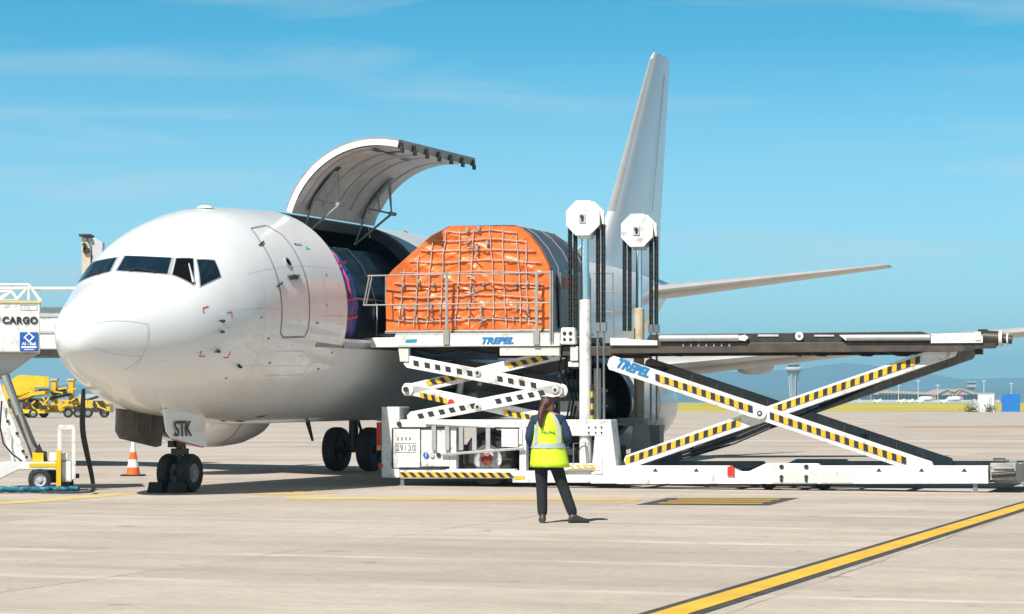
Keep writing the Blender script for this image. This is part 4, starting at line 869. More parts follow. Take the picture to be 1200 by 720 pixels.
# freight on the bridge
def load_build():
    root = empty('netted_cargo', LO, -LR, 'orange sheeted contoured freight pallet under a strap net on the loader bridge', 'cargo')
    y0, y1 = .22, 3.0
    fr = [(453, 388), (452.5, 326), (461, 316), (487, 293), (505, 277), (527, 265), (604, 264), (618, 274), (632, 290), (644, 313), (646, 387)]
    P = [lq(u, v, y0) for u, v in fr]; random.seed(5)
    b = MB(); b.box(P[0][0] - .02, P[-1][0] + .02, y0 - .05, y1 + .05, P[0][1] - .06, P[0][1] - .005); b.build('pallet', M['steel'], root, None, .006)
    # front sheet: a grid inside the outline with creases
    zmin, zmax = P[0][1], max(z for x, z in P); nz, nx = 80, 120
    def span(z):
        xs_ = []
        for (a, c) in zip(P, P[1:] + P[:1]):
            if (a[1] - z) * (c[1] - z) <= 0 and abs(a[1] - c[1]) > 1e-6: xs_.append(a[0] + (c[0] - a[0]) * (z - a[1]) / (c[1] - a[1]))
        return min(xs_), max(xs_)
    from mathutils import noise as MN
    def crease(x, z):
        n = MN.fractal(Vector((x * .9, z * 1.1, 3)), 1, 2, 3); r_ = abs(MN.noise(Vector((x * 1.5 + z * 1.9, z * .35 - x * .5, 9)))); r2 = abs(MN.noise(Vector((x * 2.6 - z * 3.6, z * .8 + x * .9, 1))))
        kx = ((x - P[0][0]) * 3.2) % 1 - .5; kz = ((z - zmin) * 3.6) % 1 - .5
        return n * .03 - max(0, 1 - r_ * 4) ** 1.5 * .032 - max(0, 1 - r2 * 5) ** 1.5 * .018 + (kx * kx + kz * kz) * .05
    rows = []
    for i in range(nz + 1):
        z = zmin + (zmax - zmin) * min(i / nz, .9995); a, c = span(max(z, zmin + 1e-4)); row = []
        for j in range(nx + 1):
            t = j / nx; x = a + (c - a) * t; e = min(1, min(t, 1 - t) * 14, (1 - i / nz) * 12 + .05); row.append((x, y0 + (crease(x, z) + .02) * e - .02, z))
        rows.append(row)
    b = MB(); b.rings(rows, close=False)
    # the sheet folds a little way over the top and sides
    top = [p for p in P[1:-1]]
    b.rings([[(x, y0 - .02 + .0 * k, z) for x, z in P] if k == 0 else [(x + random.uniform(-.01, .01), y0 + .18 + random.uniform(-.03, .05), z + .005) for x, z in P] for k in (0, 1)], False, False)
    b.build('front_sheet', M['orange'], root, 60)
    b = MB(); rows = []
    for k in range(9):
        y = y0 + .15 + (y1 - y0 - .15) * k / 8; rows.append([(x * 1.0 + random.uniform(-.015, .015), y, z + random.uniform(-.02, .012)) for x, z in P])
    b.rings(rows); b.build('side_sheet', mat('grey_plastic_cover', (.075, .09, .12), .35, 0, .35, 1.5, .7, coat=.3, bscale=3), root, 25)
    xr = P[-1][0]; b = MB()
    b.box(xr + .015, xr + .03, y0 + .5, y0 + 2.6, zmin + .05, zmin + 1.1); b.build('side_panel', M['grey'], root)
    b = MB(); b.box(xr + .03, xr + .045, y0 + .7, y0 + 1.3, zmin + .8, zmin + 1.0); b.build('tag', M['red'], root)
    b = MB()
    for k in range(3):
        y = y0 + .5 + k * .95; b.tube([(x + .022, y, z + .01) for x, z in P[5:][0:6]], .010, 5)
    b.build('side_net', M['grey'], root)
    # strap net on the front
    b = MB(); rnd = random.Random(11)
    def yy(x, z): return y0 + crease(x, z) - .035
    verts_u = (474, 491, 507, 523, 540, 556, 574, 590, 606, 617)
    hz = (271, 281, 293, 306, 319, 332, 347, 361, 375)
    def PT(u, v):
        x, z = lq(u, v, y0); return Vector((x, yy(x, z), z))
    for i, u in enumerate(verts_u):
        vtop = 280 + abs(i - 5) * 0; vt = np.interp(u, [453, 487, 505, 527, 604, 618, 632, 646], [326, 293, 277, 265, 264, 274, 290, 313]) + (4 if 1 < i < 8 else 10)
        if u in (523, 574): vt -= 2
        lean = rnd.uniform(-1.8, 1.8); pts = [PT(u + lean * math.sin(3 * s) - (7 * s if i < 6 else -6 * s) * .8 + rnd.uniform(-.35, .35), vt + (382 - vt) * s) for s in np.linspace(0, 1, 16)]
        b.tube(pts, .013, 4)
    for v in hz:
        a = np.interp(v, [265, 293, 326], [527, 487, 456]) + 6; c = np.interp(v, [264, 290, 313], [604, 632, 643]) - 5
        sag = rnd.uniform(.5, 1.8); b.tube([PT(a + (c - a) * s, v + sag * math.sin(math.pi * s * 2.5) + rnd.uniform(-.3, .3)) for s in np.linspace(0, 1, 22)], .012, 4)
    nb = b.build('net', M['strap'], root, 60)
    b = MB()
    for k in range(10):
        u, v = rnd.uniform(551, 566), rnd.uniform(272, 382); p0 = PT(u, v); b.tube([p0 + Vector((rnd.uniform(-.1, .1), -.03 * q_, rnd.uniform(-.1, .1))) for q_ in range(4)], .014, 5)
    b.each('strap_bundle', M['strap'], root, 60)
    b = MB()
    for v in (332, 361, 372):
        for u in (474, 491, 507, 566, 606, 617, 630): q = PT(u + rnd.uniform(-3, 3), v + rnd.uniform(-3, 3)); b.box(q.x - .02, q.x + .02, q.y - .04, q.y, q.z - .07, q.z + .05)
    for (u, v) in ((560, 291), (572, 285), (549, 270), (562, 268)): q = PT(u, v); b.box(q.x - .03, q.x + .03, q.y - .05, q.y, q.z - .04, q.z + .04)
    b.build('buckle', M['grey'], nb, None, .006)
load_build()

# ================================================================= PERSON
def skinned(name, verts, edges, m, parent, root_i=0, sub=2):
    me = bpy.data.meshes.new(name); me.from_pydata([v[:3] for v in verts], edges, []); o = bpy.data.objects.new(name, me); COL.objects.link(o)
    bpy.context.view_layer.objects.active = o; md = o.modifiers.new('s', 'SKIN'); md.use_smooth_shade = True
    if not me.skin_vertices: me.attributes
    for i, v in enumerate(verts):
        sv = me.skin_vertices[0].data[i]; r_ = v[3]; sv.radius = r_ if isinstance(r_, tuple) else (r_, r_); sv.use_root = (i == root_i)
    sb = o.modifiers.new('b', 'SUBSURF'); sb.levels = sub; sb.render_levels = sub
    bpy.context.view_layer.update(); m2 = bpy.data.meshes.new_from_object(o.evaluated_get(bpy.context.evaluated_depsgraph_get())); bpy.data.objects.remove(o)
    m2.materials.clear(); m2.materials.append(m); m2.name = name; m2.shade_smooth(); o = bpy.data.objects.new(name, m2); COL.objects.link(o); o.parent = parent; return o
pe = empty('person', (.627, 31.9, 0), R(0), 'person seen from behind in yellow high visibility vest, navy sleeves, dark trousers and ponytail', 'person')
hx = -.15
V = [(hx, .02, .98, (.12, .09)), (hx, .02, 1.15, (.13, .10)), (hx - .01, .02, 1.32, (.16, .10)), (hx - .01, .03, 1.42, (.10, .08)), (hx, .04, 1.49, .055), (hx + .01, .05, 1.57, (.075, .09)), (hx + .015, .06, 1.63, (.065, .08)),
     (hx - .09, .03, .82, .06), (hx - .08, .055, .48, .05), (hx - .065, .02, .10, .038), (hx - .065, .14, .04, .04),
     (hx + .10, .03, .82, .06), (hx + .20, .045, .49, .05), (hx + .345, .0, .10, .038), (hx + .45, .02, .04, .04),
     (hx - .20, .02, 1.39, .06), (hx - .25, -.02, 1.12, .045), (hx - .17, .18, .98, .036), (hx - .10, .26, 1.0, .03),
     (hx + .19, .03, 1.39, .06), (hx + .27, -.01, 1.13, .045), (hx + .20, .20, 1.02, .036), (hx + .10, .27, 1.03, .03)]
E_ = [(0, 1), (1, 2), (2, 3), (3, 4), (4, 5), (5, 6), (0, 7), (7, 8), (8, 9), (9, 10), (0, 11), (11, 12), (12, 13), (13, 14), (3, 15), (15, 16), (16, 17), (17, 18), (3, 19), (19, 20), (20, 21), (21, 22)]
skinned('body', V, E_, M['skin'], pe)
for sx_, hb_ in ((-1, (hx - .10, .26, 1.0)), (1, (hx + .10, .27, 1.03))):
    vv = [(*hb_, .028)]; ee = []
    for k in range(4):
        o = len(vv); vv += [(hb_[0] - sx_ * .03, hb_[1] + .03, hb_[2] + .03 - k * .022, .010), (hb_[0] - sx_ * .07, hb_[1] + .04, hb_[2] + .03 - k * .022, .009), (hb_[0] - sx_ * .085, hb_[1] + .015, hb_[2] + .028 - k * .022, .008)]; ee += [(0, o), (o, o + 1), (o + 1, o + 2)]
    o = len(vv); vv += [(hb_[0] - sx_ * .01, hb_[1] + .0, hb_[2] + .05, .011), (hb_[0] - sx_ * .04, hb_[1] - .01, hb_[2] + .065, .009)]; ee += [(0, o), (o, o + 1)]
    skinned('hand', vv, ee, M['skin'], pe, 0, 1)
def ell(cx, cy, z, rx, ry, n=28, wob=0, ph=0): return [(cx + math.cos(2 * math.pi * q / n) * rx * (1 + wob * math.sin(q * 3 + ph)), cy + math.sin(2 * math.pi * q / n) * ry * (1 + wob * math.cos(q * 2 + ph)), z) for q in range(n)]
# face: nose, ears
b = MB(); b.lathe([(.001, -.02), (.018, 0), (.012, .03), (.001, .035)], (hx + .07, .125, 1.57), (.6, .8, 0), 10); b.build('nose', M['skin'], pe, 60)
b = MB(); b.lathe([(.001, -.012), (.03, -.006), (.03, .006), (.001, .012)], (hx + .088, .04, 1.56), (1, .2, 0), 12); b.build('ear', M['skin'], pe, 60)
skinned('jacket', [(hx, .02, 1.0, (.19, .14)), (hx, .02, 1.2, (.17, .125)), (hx, .02, 1.36, (.17, .11)), (hx, .03, 1.455, (.075, .07)), (hx - .18, .02, 1.38, .078), (hx - .255, -.02, 1.13, .068), (hx - .18, .15, .99, .05),
    (hx + .18, .03, 1.38, .078), (hx + .28, -.01, 1.13, .07), (hx + .21, .17, 1.02, .052)], [(0, 1), (1, 2), (2, 3), (2, 4), (4, 5), (5, 6), (2, 7), (7, 8), (8, 9)], M['navycloth'], pe)
b = MB(); vr = []
for z, rx, ry, ox in ((.745, .262, .19, .035), (.80, .255, .185, .03), (.90, .245, .175, .02), (1.0, .225, .165, .01), (1.1, .212, .155, 0), (1.2, .208, .150, 0), (1.3, .205, .140, -.005), (1.37, .18, .125, -.005), (1.43, .125, .10, 0), (1.462, .082, .08, 0)):
    vr.append(ell(hx + ox, .02, z + (.0), rx, ry, 28, (.05 if z < .9 else .03) if z < 1.1 else .014, z * 5))
b.rings(vr, False, False); vest = b.build('vest', M['hivis'], pe, 60)
vs_ = vest.modifiers.new('thick', 'SOLIDIFY'); vs_.thickness = .008
b = MB(); b.rings([ell(hx + .008, .02, z, rx, ry, 28, .012, 9) for z, rx, ry in ((1.0, .236, .175), (1.035, .228, .171), (1.065, .225, .168))], False, False); b.build('reflective_band', M['silver'], vest, 60)
for sx_ in (-1, 1):
    b = MB(); pts = []
    for z, rx, ry in ((1.065, .212, .158), (1.15, .212, .156), (1.25, .21, .150), (1.35, .19, .136), (1.41, .14, .115), (1.45, .10, .095)):
        a = R(-90 + sx_ * (46 if z < 1.3 else 40)); pts.append((hx + math.cos(a) * rx, .02 + math.sin(a) * ry - .014, z))
    b.rings([[(p[0] - .024, p[1], p[2]), (p[0] + .024, p[1] + (.006 if sx_ > 0 else -.0), p[2])] for p in pts], close=False); b.build('reflective_band', M['silver'], vest, 60)
b = MB()
for k in range(6):
    x = hx - .085 + k * .032; yb = -.139 + (x - hx) ** 2 * 1.2
    b.box(x, x + .008, yb, yb + .006, 1.195, 1.225 + .01 * (k % 2)); b.box(x, x + .024, yb, yb + .006, 1.218 - .012 * (k % 3), 1.226 - .012 * (k % 3))
b.build('vest_print', mat('print_teal', (.02, .22, .12), .6), vest)
skinned('trousers', [(hx, .02, .95, (.15, .095)), (hx - .09, .03, .80, .108), (hx - .08, .055, .50, .083), (hx - .068, .03, .07, .072), (hx + .10, .025, .80, .105), (hx + .20, .045, .50, .083), (hx + .352, .005, .075, .074)],
        [(0, 1), (1, 2), (2, 3), (0, 4), (4, 5), (5, 6)], M['trouser'], pe)
for (x, y, dx, dy) in ((hx - .068, .0, -.01, .16), (hx + .345, -.01, .17, .03)):
    b = MB(); n_ = Vector((dx, dy, 0)); L_ = n_.length; n_.normalize(); s_ = Vector((-n_.y, n_.x, 0))
    b.rings([[Vector((x, y, 0)) + n_ * t + s_ * math.cos(a) * w_ + Vector((0, 0, max(.0, h_ / 2 + math.sin(a) * h_ / 2))) for a in [2 * math.pi * q / 12 for q in range(12)]] for t, w_, h_ in ((-.07, .025, .06), (-.05, .042, .12), (0, .045, .14), (.06, .045, .10), (.13, .05, .07), (.19, .04, .055), (.215, .015, .03))]); b.build('shoe', M['shoe'], pe, 60)
skinned('hair', [(hx + .0, .03, 1.585, (.088, .098)), (hx + .005, .035, 1.635, (.072, .085)), (hx - .045, -.06, 1.585, .045), (hx - .085, -.115, 1.50, .05), (hx - .10, -.135, 1.38, .045), (hx - .09, -.14, 1.27, .022)], [(0, 1), (0, 2), (2, 3), (3, 4), (4, 5)], M['hair'], pe)

# ================================================================= CONE, CHOCKS
def cone_at(loc):
    c = empty('traffic_cone', loc, 0, 'orange and white traffic cone on the apron near the nose wheels', 'traffic cone')
    prof = [(.155, .03), (.126, .19), (.095, .36), (.066, .52), (.033, .74)]
    for k in range(4):
        b = MB(); (r0, z0), (r1, z1) = prof[k], prof[k + 1]; b.lathe([(r0, z0), (r1, z1)] + ([(.001, z1)] if k == 3 else []), (0, 0, 0), (0, 0, 1), 24, False, False); b.build('sleeve' if k % 2 == 0 else 'white_band', M['cone'] if k % 2 == 0 else M['cone_white'], c, 60)
    b = MB(); b.prism([(.25, .18), (.18, .25), (-.18, .25), (-.25, .18), (-.25, -.18), (-.18, -.25), (.18, -.25), (.25, -.18)], 0, .035, 2); b.build('base', M['black'], c, None, .006)
cone_at(on_ground(156, 558))
for i, (x, y, lab) in enumerate(((3.13, -.2, 'black wheel chock against the front of the port nose wheel'), (3.13, .2, 'black wheel chock against the front of the starboard nose wheel'))):
    b = MB(); b.prism([(x - .12, 0), (x + .14, 0), (x + .10, .15), (x + .04, .19), (x - .04, .19)], y - .14, y + .14)
    o = b.build('wheel_chock', M['black'], None, None, .01); o.matrix_world = plane_m; tag(o, lab, 'wheel chock', 'chocks at the nose wheels')

# ================================================================= SERVICE LIFT ON THE LEFT
YL = 42.9
sv = empty('service_lift', (px(40, 500, YL).x, YL, 0), 0, 'white towable lift with a box cabin marked CARGO on a folding arm', 'service lift')
SVA = R(11.2); sv.rotation_euler = (0, 0, SVA)
def sp(u, v, y=0.0):
    d = Vector(((u - 600) / F, 1, (HZ - v) / F)); yh = Vector((-math.sin(SVA), math.cos(SVA), 0)); L0 = Vector((sv.location.x, sv.location.y, 0)); t = (y + L0.dot(yh)) / d.dot(yh)
    W = d * t + Vector((0, 0, CH)) - L0; return Vector((W.x * math.cos(SVA) + W.y * math.sin(SVA), y, W.z))
def splate(mb, pts, y0, y1): mb.prism([(sp(u, v, y0).x, sp(u, v, y0).z) for u, v in pts], y0, y1); return mb
b = MB(); splate(b, rect(-80, 354, 47, 413), 0, 1.6); cbn = b.build('cabin', M['white'], sv, None, .02)
b = MB(); splate(b, rect(-80, 352.5, 48, 355), -.02, 1.62); b.build('cabin_trim', mat('trim_yellow', (.7, .55, .2), .5), cbn)
b = MB(); splate(b, rect(-80, 351, 20, 352.2), -.02, .3); b.build('cabin_ledge', M['white'], cbn)
q = sp(23.5, 376, -.012); text('CARGO', .165, q, (R(90), 0, 0), M['blackp'], cbn, bold=.008, sx=.98, sp=1.15)
b = MB(); q = sp(-2.5, 372, -.01); b.prism([(q.x - .06, q.z - .06), (q.x + .04, q.z - .02), (q.x + .02, q.z + .06), (q.x - .05, q.z + .04)], -.014, -.006); b.build('blue_mark', mat('mark_blue', (.05, .3, .6), .4), cbn)
b = MB()
for r_ in (rect(24, 357, 43.5, 357.7), rect(24, 363, 43.5, 363.7), rect(24, 357, 24.7, 363.7), rect(42.8, 357, 43.5, 363.7)): splate(b, r_, -.008, 0)
b.build('plate_outline', M['lgrey'], cbn)
b = MB(); A = [sp(u, v, -.01) for u, v in ((24, 389.5), (44, 389.5), (44.8, 390.5), (44.8, 411), (44, 412), (24, 412), (23.2, 411), (23.2, 390.5))]; b.prism([(a.x, a.z) for a in A], -.016, -.004); sg = b.build('sign', M['sign_blue'], cbn)
b = MB(); c = sp(34, 395.5, -.02)
for k in range(4):
    a = R(45 + 90 * k); d = Vector((math.cos(a), 0, math.sin(a))); t = Vector((-d.z, 0, d.x)); p = Vector((c.x, -.02, c.z)) + d * .055; b.bar(p - t * .05, p + t * .075, .022, .006, (0, 1, 0))
b.build('emblem', M['sign_white'], sg)
q = sp(34, 403.2, -.018); text('AI - Rail', .075, q, (R(90), 0, 0), M['sign_white'], sg, bold=.003, ext=.002)
b = MB(); splate(b, rect(25, 406, 43, 408), -.020, -.016); splate(b, rect(28, 409.3, 40, 410.2), -.020, -.016); b.build('sign_bar', M['sign_white'], sg)
# truss and rails above the cabin
b = MB()
for a_, c_ in (((-60, 334), (34, 334)), ((34, 334), (48, 353)), ((-60, 342), (14, 342)), ((0, 352), (14, 342)), ((14, 342), (20, 351)), ((20, 351), (34, 336)), ((34, 336), (34, 352)), ((34, 334), (47, 353)), ((8, 345), (-6, 353))): b.tube([sp(*a_, .05), sp(*c_, .05)], .028, 8)
for a_, c_ in (((-60, 334), (34, 334)), ((34, 334), (48, 353)), ((20, 351), (34, 336))): b.tube([sp(*a_, 1.5), sp(*c_, 1.5)], .028, 8)
b.build('roof_rail', M['white'], sv, 40)
# folding arm
b = MB(); A = [sp(u, v, .4) for u, v in ((-60, 412), (45, 413.5), (30, 424), (8, 440), (-12, 452), (-60, 452))]; b.prism([(a.x, a.z) for a in A], .4, 1.2); b.build('arm_head', M['lgrey'], sv, None, .03)
b = MB(); b.bar(sp(-4, 448, .35), sp(29, 541, .35), .12, .12, (0, 1, 0)); b.bar(sp(-14, 440, .5), sp(20, 541, .5), .16, .14, (0, 1, 0)); b.build('arm', M['white'], sv, None, .015)
b = MB(); b.bar(sp(4, 432, .9), sp(44, 545, .9), .13, .13, (0, 1, 0)); b.build('arm', M['grey'], sv, None, .015)
b = MB(); b.cyl(sp(5, 440, .3), sp(22, 486, .3), .06, n=12); b.build('ram', M['chrome'], sv, 40); b = MB(); b.cyl(sp(18, 476, .7), sp(43, 535, .7), .09, n=12); b.build('ram', M['grey'], sv, 40)
b = MB()
for u, v in ((9, 494), (20, 508), (27, 529), (31, 536)): q = sp(u, v, .28); b.lathe([(.03, 0), (.03, .02), (.001, .02)], q, (0, -1, 0), 10)
b.build('bolt', M['dark'], sv)
# base
b = MB(); splate(b, [(-60, 575), (-60, 548), (14, 541.5), (66, 541.5), (66, 551), (22, 551), (10, 557), (2, 561), (-20, 575)], .1, .9); splate(b, rect(72, 541, 84, 565), .1, .8); b.build('base_frame', M['white'], sv, None, .02)
b = MB(); splate(b, rect(34, 543, 66, 547.5), .09, .1); splate(b, rect(38, 531, 51, 541), .2, .7); splate(b, [(66, 528), (71.5, 528), (71.5, 573), (69, 575), (66, 570)], .0, .16); b.build('yellow_fitting', M['bright_yellow'], sv, None, .01)
b = MB()
splate(b, [(41, 529), (46, 520), (50, 529), (55, 530), (56, 541), (40, 541)], .3, .8); splate(b, rect(72, 553, 80, 574), .3, .7); splate(b, rect(56, 552, 66, 566), .4, 1.0); b.cyl(sp(80, 558, .3), sp(93, 558, .3), .045, n=10); b.build('pump', M['dark'], sv, None, .01)
b = MB(); splate(b, rect(58, 531, 80, 541), .2, .8); b.build('tank', M['white'], sv, None, .03)
b = MB()
for yy in (.15, .75): b.bar(sp(70, 500, yy), sp(70, 540, yy), .07, .07); b.bar(sp(86.5, 500, yy), sp(86.5, 562, yy), .07, .07); b.bar(sp(69, 501, yy), sp(87.5, 501, yy), .06, .09)
b.bar(sp(86.5, 528, .2), sp(86.5, 528, .7), .04, .04); b.build('handrail', M['white'], sv, None, .008)
for (u, y) in ((46.5, .12), (46.5, .95)):
    b = MB(); c = sp(u, 500, y); c.z = .20 + .0; c.z = .205; wheel(b, c, .205, .16, .55); b.build('wheel', [M['black'], M['lgrey']], sv, 40)
b = MB(); c = sp(78, 560, .5); c.z = .13; wheel(b, c, .13, .1, .5); b.build('caster', [M['black'], M['grey']], sv, 40)
b = MB(); b.tube([sp(2, 470, .2), sp(0, 500, .2), sp(4, 520, .2), sp(14, 532, .2), sp(26, 541, .2)], .016, 6); b.build('air_line', M['hose'], sv, 60)
# hoses
b = MB()
for k in range(3):
    dx = k * 2.2; P = [px(97 + k, 456, 41.4), px(94.5 + dx, 480, 41.5), px(94 + dx, 505, 41.6), px(98 + dx * 1.1, 525, 41.8), px(103 + dx * .8, 545, 42.0), px(107 + dx * .7, 562, 42.2), px(108 + dx * .6, 572, 42.3)]
    e = on_ground(104 + dx, 579.5); P += [Vector((e.x + .05, e.y, .05)), Vector((e.x - .10, e.y, .035)), Vector((e.x - .5, e.y + .1 * k, .035)), Vector((e.x - 1.0, e.y + .12 * k, .035))]
    Q = []
    for a, c in zip(P[:-1], P[1:]): Q += [a.lerp(c, t / 3) for t in range(3)]
    for _ in range(3): Q = [Q[0]] + [(Q[i - 1] + Q[i] * 2 + Q[i + 1]) / 4 for i in range(1, len(Q) - 1)] + [Q[-1]]
    b.tube(Q, .017, 8)
tag(b.build('supply_hose', M['hose'], None, 60), 'bundle of black hoses hanging from the belly of the nose to the ground', 'hose')
b = MB(); rnd = random.Random(2)
for k in range(3):
    P = []
    for t in range(34): u = -50 + 142 * t / 33; e = on_ground(u, 577.6 + k * .6); P.append(Vector((e.x, e.y + math.sin(t * 1.1 + k * 2) * .06, .045 + .02 * k % 3 + .01 * math.sin(t * 2 + k))))
    b.tube(P, .045, 8)
tag(b.build('ground_hose', M['hose_blue'], None, 60), 'bundle of teal hoses lying on the apron under the service lift', 'hose')

# ================================================================= WALKWAY AND MAST BEHIND THE NOSE
YW = 58.0
wk = empty('boarding_bridge', (px(20, 400, YW).x, YW, 0), 0, 'white enclosed boarding bridge reaching behind the aircraft nose', 'boarding bridge')
def wp(u, v, y=0.0): q = px(u, v, YW + y); return Vector((q.x - wk.location.x, y, q.z))
b = MB(); a, c = wp(-260, 410), wp(128, 364); b.box(a.x, c.x, 0, 2.6, a.z, c.z); b.build('gallery', M['white'], wk, None, .03)
b = MB()
for v in (370, 389): q = wp(0, v); b.box(a.x, c.x, -.03, 0, q.z - .03, q.z + .03)
b.build('wall_rib', M['lgrey'], wk)
b = MB(); q0, q1 = wp(-260, 415), wp(128, 406); b.box(a.x, c.x - .02, -.08, 2.7, q0.z - .05, q1.z - .08); b.build('floor_beam', M['dark'], wk)
b = MB(); q = wp(0, 361); 
for k in range(150): x = a.x + (c.x - a.x) * k / 150; b.box(x, x + .04, -.02, .02, q.z - .12, q.z + .02)
b.box(a.x, c.x, -.03, .03, q.z - .03, q.z + .0); b.build('cable_tray', M['steel'], wk)
b = MB(); q = wp(0, 338.5); b.cyl((a.x, 0, q.z), (c.x, 0, q.z), .045, n=8)
for u in (-150, -50, 120): b.cyl(wp(u, 338.5), wp(u, 362), .03, n=8)
b.build('top_rail', M['white'], wk, 40)
b = MB()
for u in (-140,): q = wp(u, 410); b.box(q.x - .2, q.x + .2, .8, 1.3, 0, q.z)
b.box(wp(-175, 400).x, wp(-135, 400).x, .2, 2.2, 0, .35); b.build('support_column', M['lgrey'], wk)
YM = 59.2
fm = empty('lift_mast', (px(102, 400, YM).x, YM, 0), 0, 'beige steel mast with a flat cap rising behind the cockpit windows', 'mast')
def mp_(u, v, y=0.0): q = px(u, v, YM + y); return Vector((q.x - fm.location.x, y, q.z))
b = MB(); A = [mp_(u, v) for u, v in ((95.5, 279), (100, 277.5), (106, 290), (106.5, 340), (96, 340))]; A += []; b.prism([(p.x, p.z) for p in A], 0, .25); q = mp_(96, 340); b.box(q.x, mp_(106, 340).x, .0, .25, px(96, 364.2, 58).z, q.z); b.build('column', M['beige'], fm, None, .02)
b = MB(); b.box(mp_(93, 276).x, mp_(106.5, 276).x, -.1, .5, mp_(93, 277.5).z, mp_(93, 274.5).z); b.build('cap', M['dark'], fm, None, .01)
b = MB(); A = [mp_(u, v) for u, v in ((101, 278), (111, 279), (120, 284), (120, 330), (107.5, 330), (107.5, 288))]; b.prism([(p.x, p.z) for p in A], .05, .35); b.build('back_plate', M['lgrey'], fm, None, .02)
b = MB()
for (u, v, r_) in ((99, 287, .05), (101.5, 294, .09), (99.5, 291, .04)): q = mp_(u, v, -.0); b.lathe([(r_, 0), (r_, .06), (.001, .06)], q, (0, -1, 0), 12)
b.build('pulley', M['dark'], fm)

# ================================================================= FAR GROUND EQUIPMENT
YY = 230.0
def stairs(u0, u1, vtop, lab, flip=1, canopy=True):
    g = on_ground(0, 490); Y = YY; o = px((u0 + u1) / 2, 490, Y); r = empty('passenger_stairs', (o.x, Y, 0), 0, lab, 'airport stairs', 'yellow equipment parked far behind the nose')
    W = px(u1, 490, Y).x - px(u0, 490, Y).x; H = px(0, vtop, Y).z; h = W / 2
    b = MB(); f0, f1 = (-h, h) if flip > 0 else (h, -h); d = (f1 - f0)
    b.prism([(f0 + d * .1, .5), (f0 + d * .16, .5), (f0 + d * .78, H * .60), (f1, H * .64), (f1, H * .56), (f0 + d * .80, H * .52), (f0 + d * .26, .5)], -1, 1); b.build('flight', M['bright_yellow'], r)
    b = MB()
    for y in (-1.1, .95): b.prism([(f0 + d * .12, .7), (f0 + d * .76, H * .66), (f0 + d * .78, H * .66), (f0 + d * .78, H * .72), (f1, H * .72), (f1, H * .97), (f0 + d * .72, H), (f0 + d * .60, H), (f0 + d * .05, 1.9)], y, y + .15)
    b.each('side_panel', M['bright_yellow'], r)
    b = MB(); b.box(-h, h, -1.1, 1.1, .45, .85)
    for k in range(5): x = -h + .5 + (W - 1) * k / 4; b.bar((x, -1, .85), (x + .9, -1, H * .5 * min(1, .35 + k * .15)), .14, .14); b.bar((x + .9, -1, .85), (x, -1, H * .4), .12, .12)
    b.build('chassis', M['bright_yellow'], r)
    for x in (-h * .7, h * .65):
        b = MB(); wheel(b, (x, -1.0, .45), .45, .3); b.build('wheel', [M['black'], M['grey']], r, 40)
    return r
stairs_ = stairs(-22, 55, 440, 'yellow airport stairs with a steep sloping flight, far away')
def lattice(parent, x0, x1, z0, z1, y, seed, n=12):
    rn = random.Random(seed); b = MB()
    for k in range(n): a = Vector((rn.uniform(x0, x1), y + rn.uniform(-.5, .5), rn.uniform(z0, z1))); c = a + Vector((rn.uniform(-2.2, 2.2), 0, rn.uniform(-.9, .9))); c.z = min(max(c.z, z0), z1); c.x = min(max(c.x, x0), x1); b.bar(a, c, .12, .14)
    b.each('brace', M['bright_yellow'], parent); b = MB()
    for k in range(n // 2): x = rn.uniform(x0, x1 - .5); z = rn.uniform(z0, z1 - .3); b.box(x, x + rn.uniform(.4, 1.2), y - .2, y + .8, z, z + rn.uniform(.2, .6))
    b.each('dark_infill', M['dark'], parent)
def beltloader(u0, u1, lab, posts=()):
    o = px((u0 + u1) / 2, 490, YY + 3); r = empty('belt_loader', (o.x, YY + 3, 0), 0, lab, 'ground vehicle', 'yellow equipment parked far behind the nose')
    W = px(u1, 490, YY).x - px(u0, 490, YY).x; h = W / 2
    b = MB(); b.box(-h, h, -1, 1, .5, 1.3); b.box(-h, -h + W * .25, -1, 1, 1.3, 1.9)
    for k in range(7): x = -h + W * (k + .3) / 8; b.box(x, x + .35, -1.02, -.98, .9, 1.7)
    b.build('chassis', M['bright_yellow'], r, None, .03)
    for p, v in posts:
        x = px(p, 0, YY + 3).x - o.x; b = MB(); b.box(x - .24, x + .24, -.5, .5, 1.2, px(0, v, YY).z); b.build('post', M['bright_yellow'], r, None, .05)
        b = MB(); b.box(x - .34, x + .34, -.6, .6, px(0, v, YY).z, px(0, v, YY).z + .2); b.build('post_cap', M['beige'], r)
    b = MB(); b.bar((-h + .5, -.8, 1.4), (h - .5, -.8, 2.3), .3, .25); b.build('belt', M['dark'], r)
    for x in (-h * .75, -h * .2, h * .7):
        b = MB(); wheel(b, (x, -1.0, .48), .48, .3); b.build('wheel', [M['black'], M['grey']], r, 40)
    return r
l_1 = beltloader(28, 92, 'yellow loader with two upright posts between the stairs and the aircraft nose', ((64, 446), (84, 446)))
l_2 = beltloader(88, 131, 'low yellow loader with its belt down, nearest the aircraft nose')
lattice(stairs_, -1.5, 3.1, .6, 2.6, -1.1, 4, 10); lattice(l_1, -2.5, 2.6, .5, 2.9, -1.1, 5, 16); lattice(l_2, -1.7, 1.7, .5, 1.6, -1.1, 6, 8)
for (u, v, i) in ((70, 452, 0), (74, 455, 1), (78, 450, 2)):
    q = px(u, v, 300); b = MB(); b.cyl((0, 0, 0), (0, 0, q.z), .14, .08, n=8); b.box(-.4, .4, -.2, .2, q.z, q.z + .15); o = b.build('lamp_post', M['grey'], None); o.location = (q.x, 300, 0)
    tag(o, 'thin grey lamp post showing between the two yellow uprights', 'lamp post', 'lamp posts between the yellow uprights')
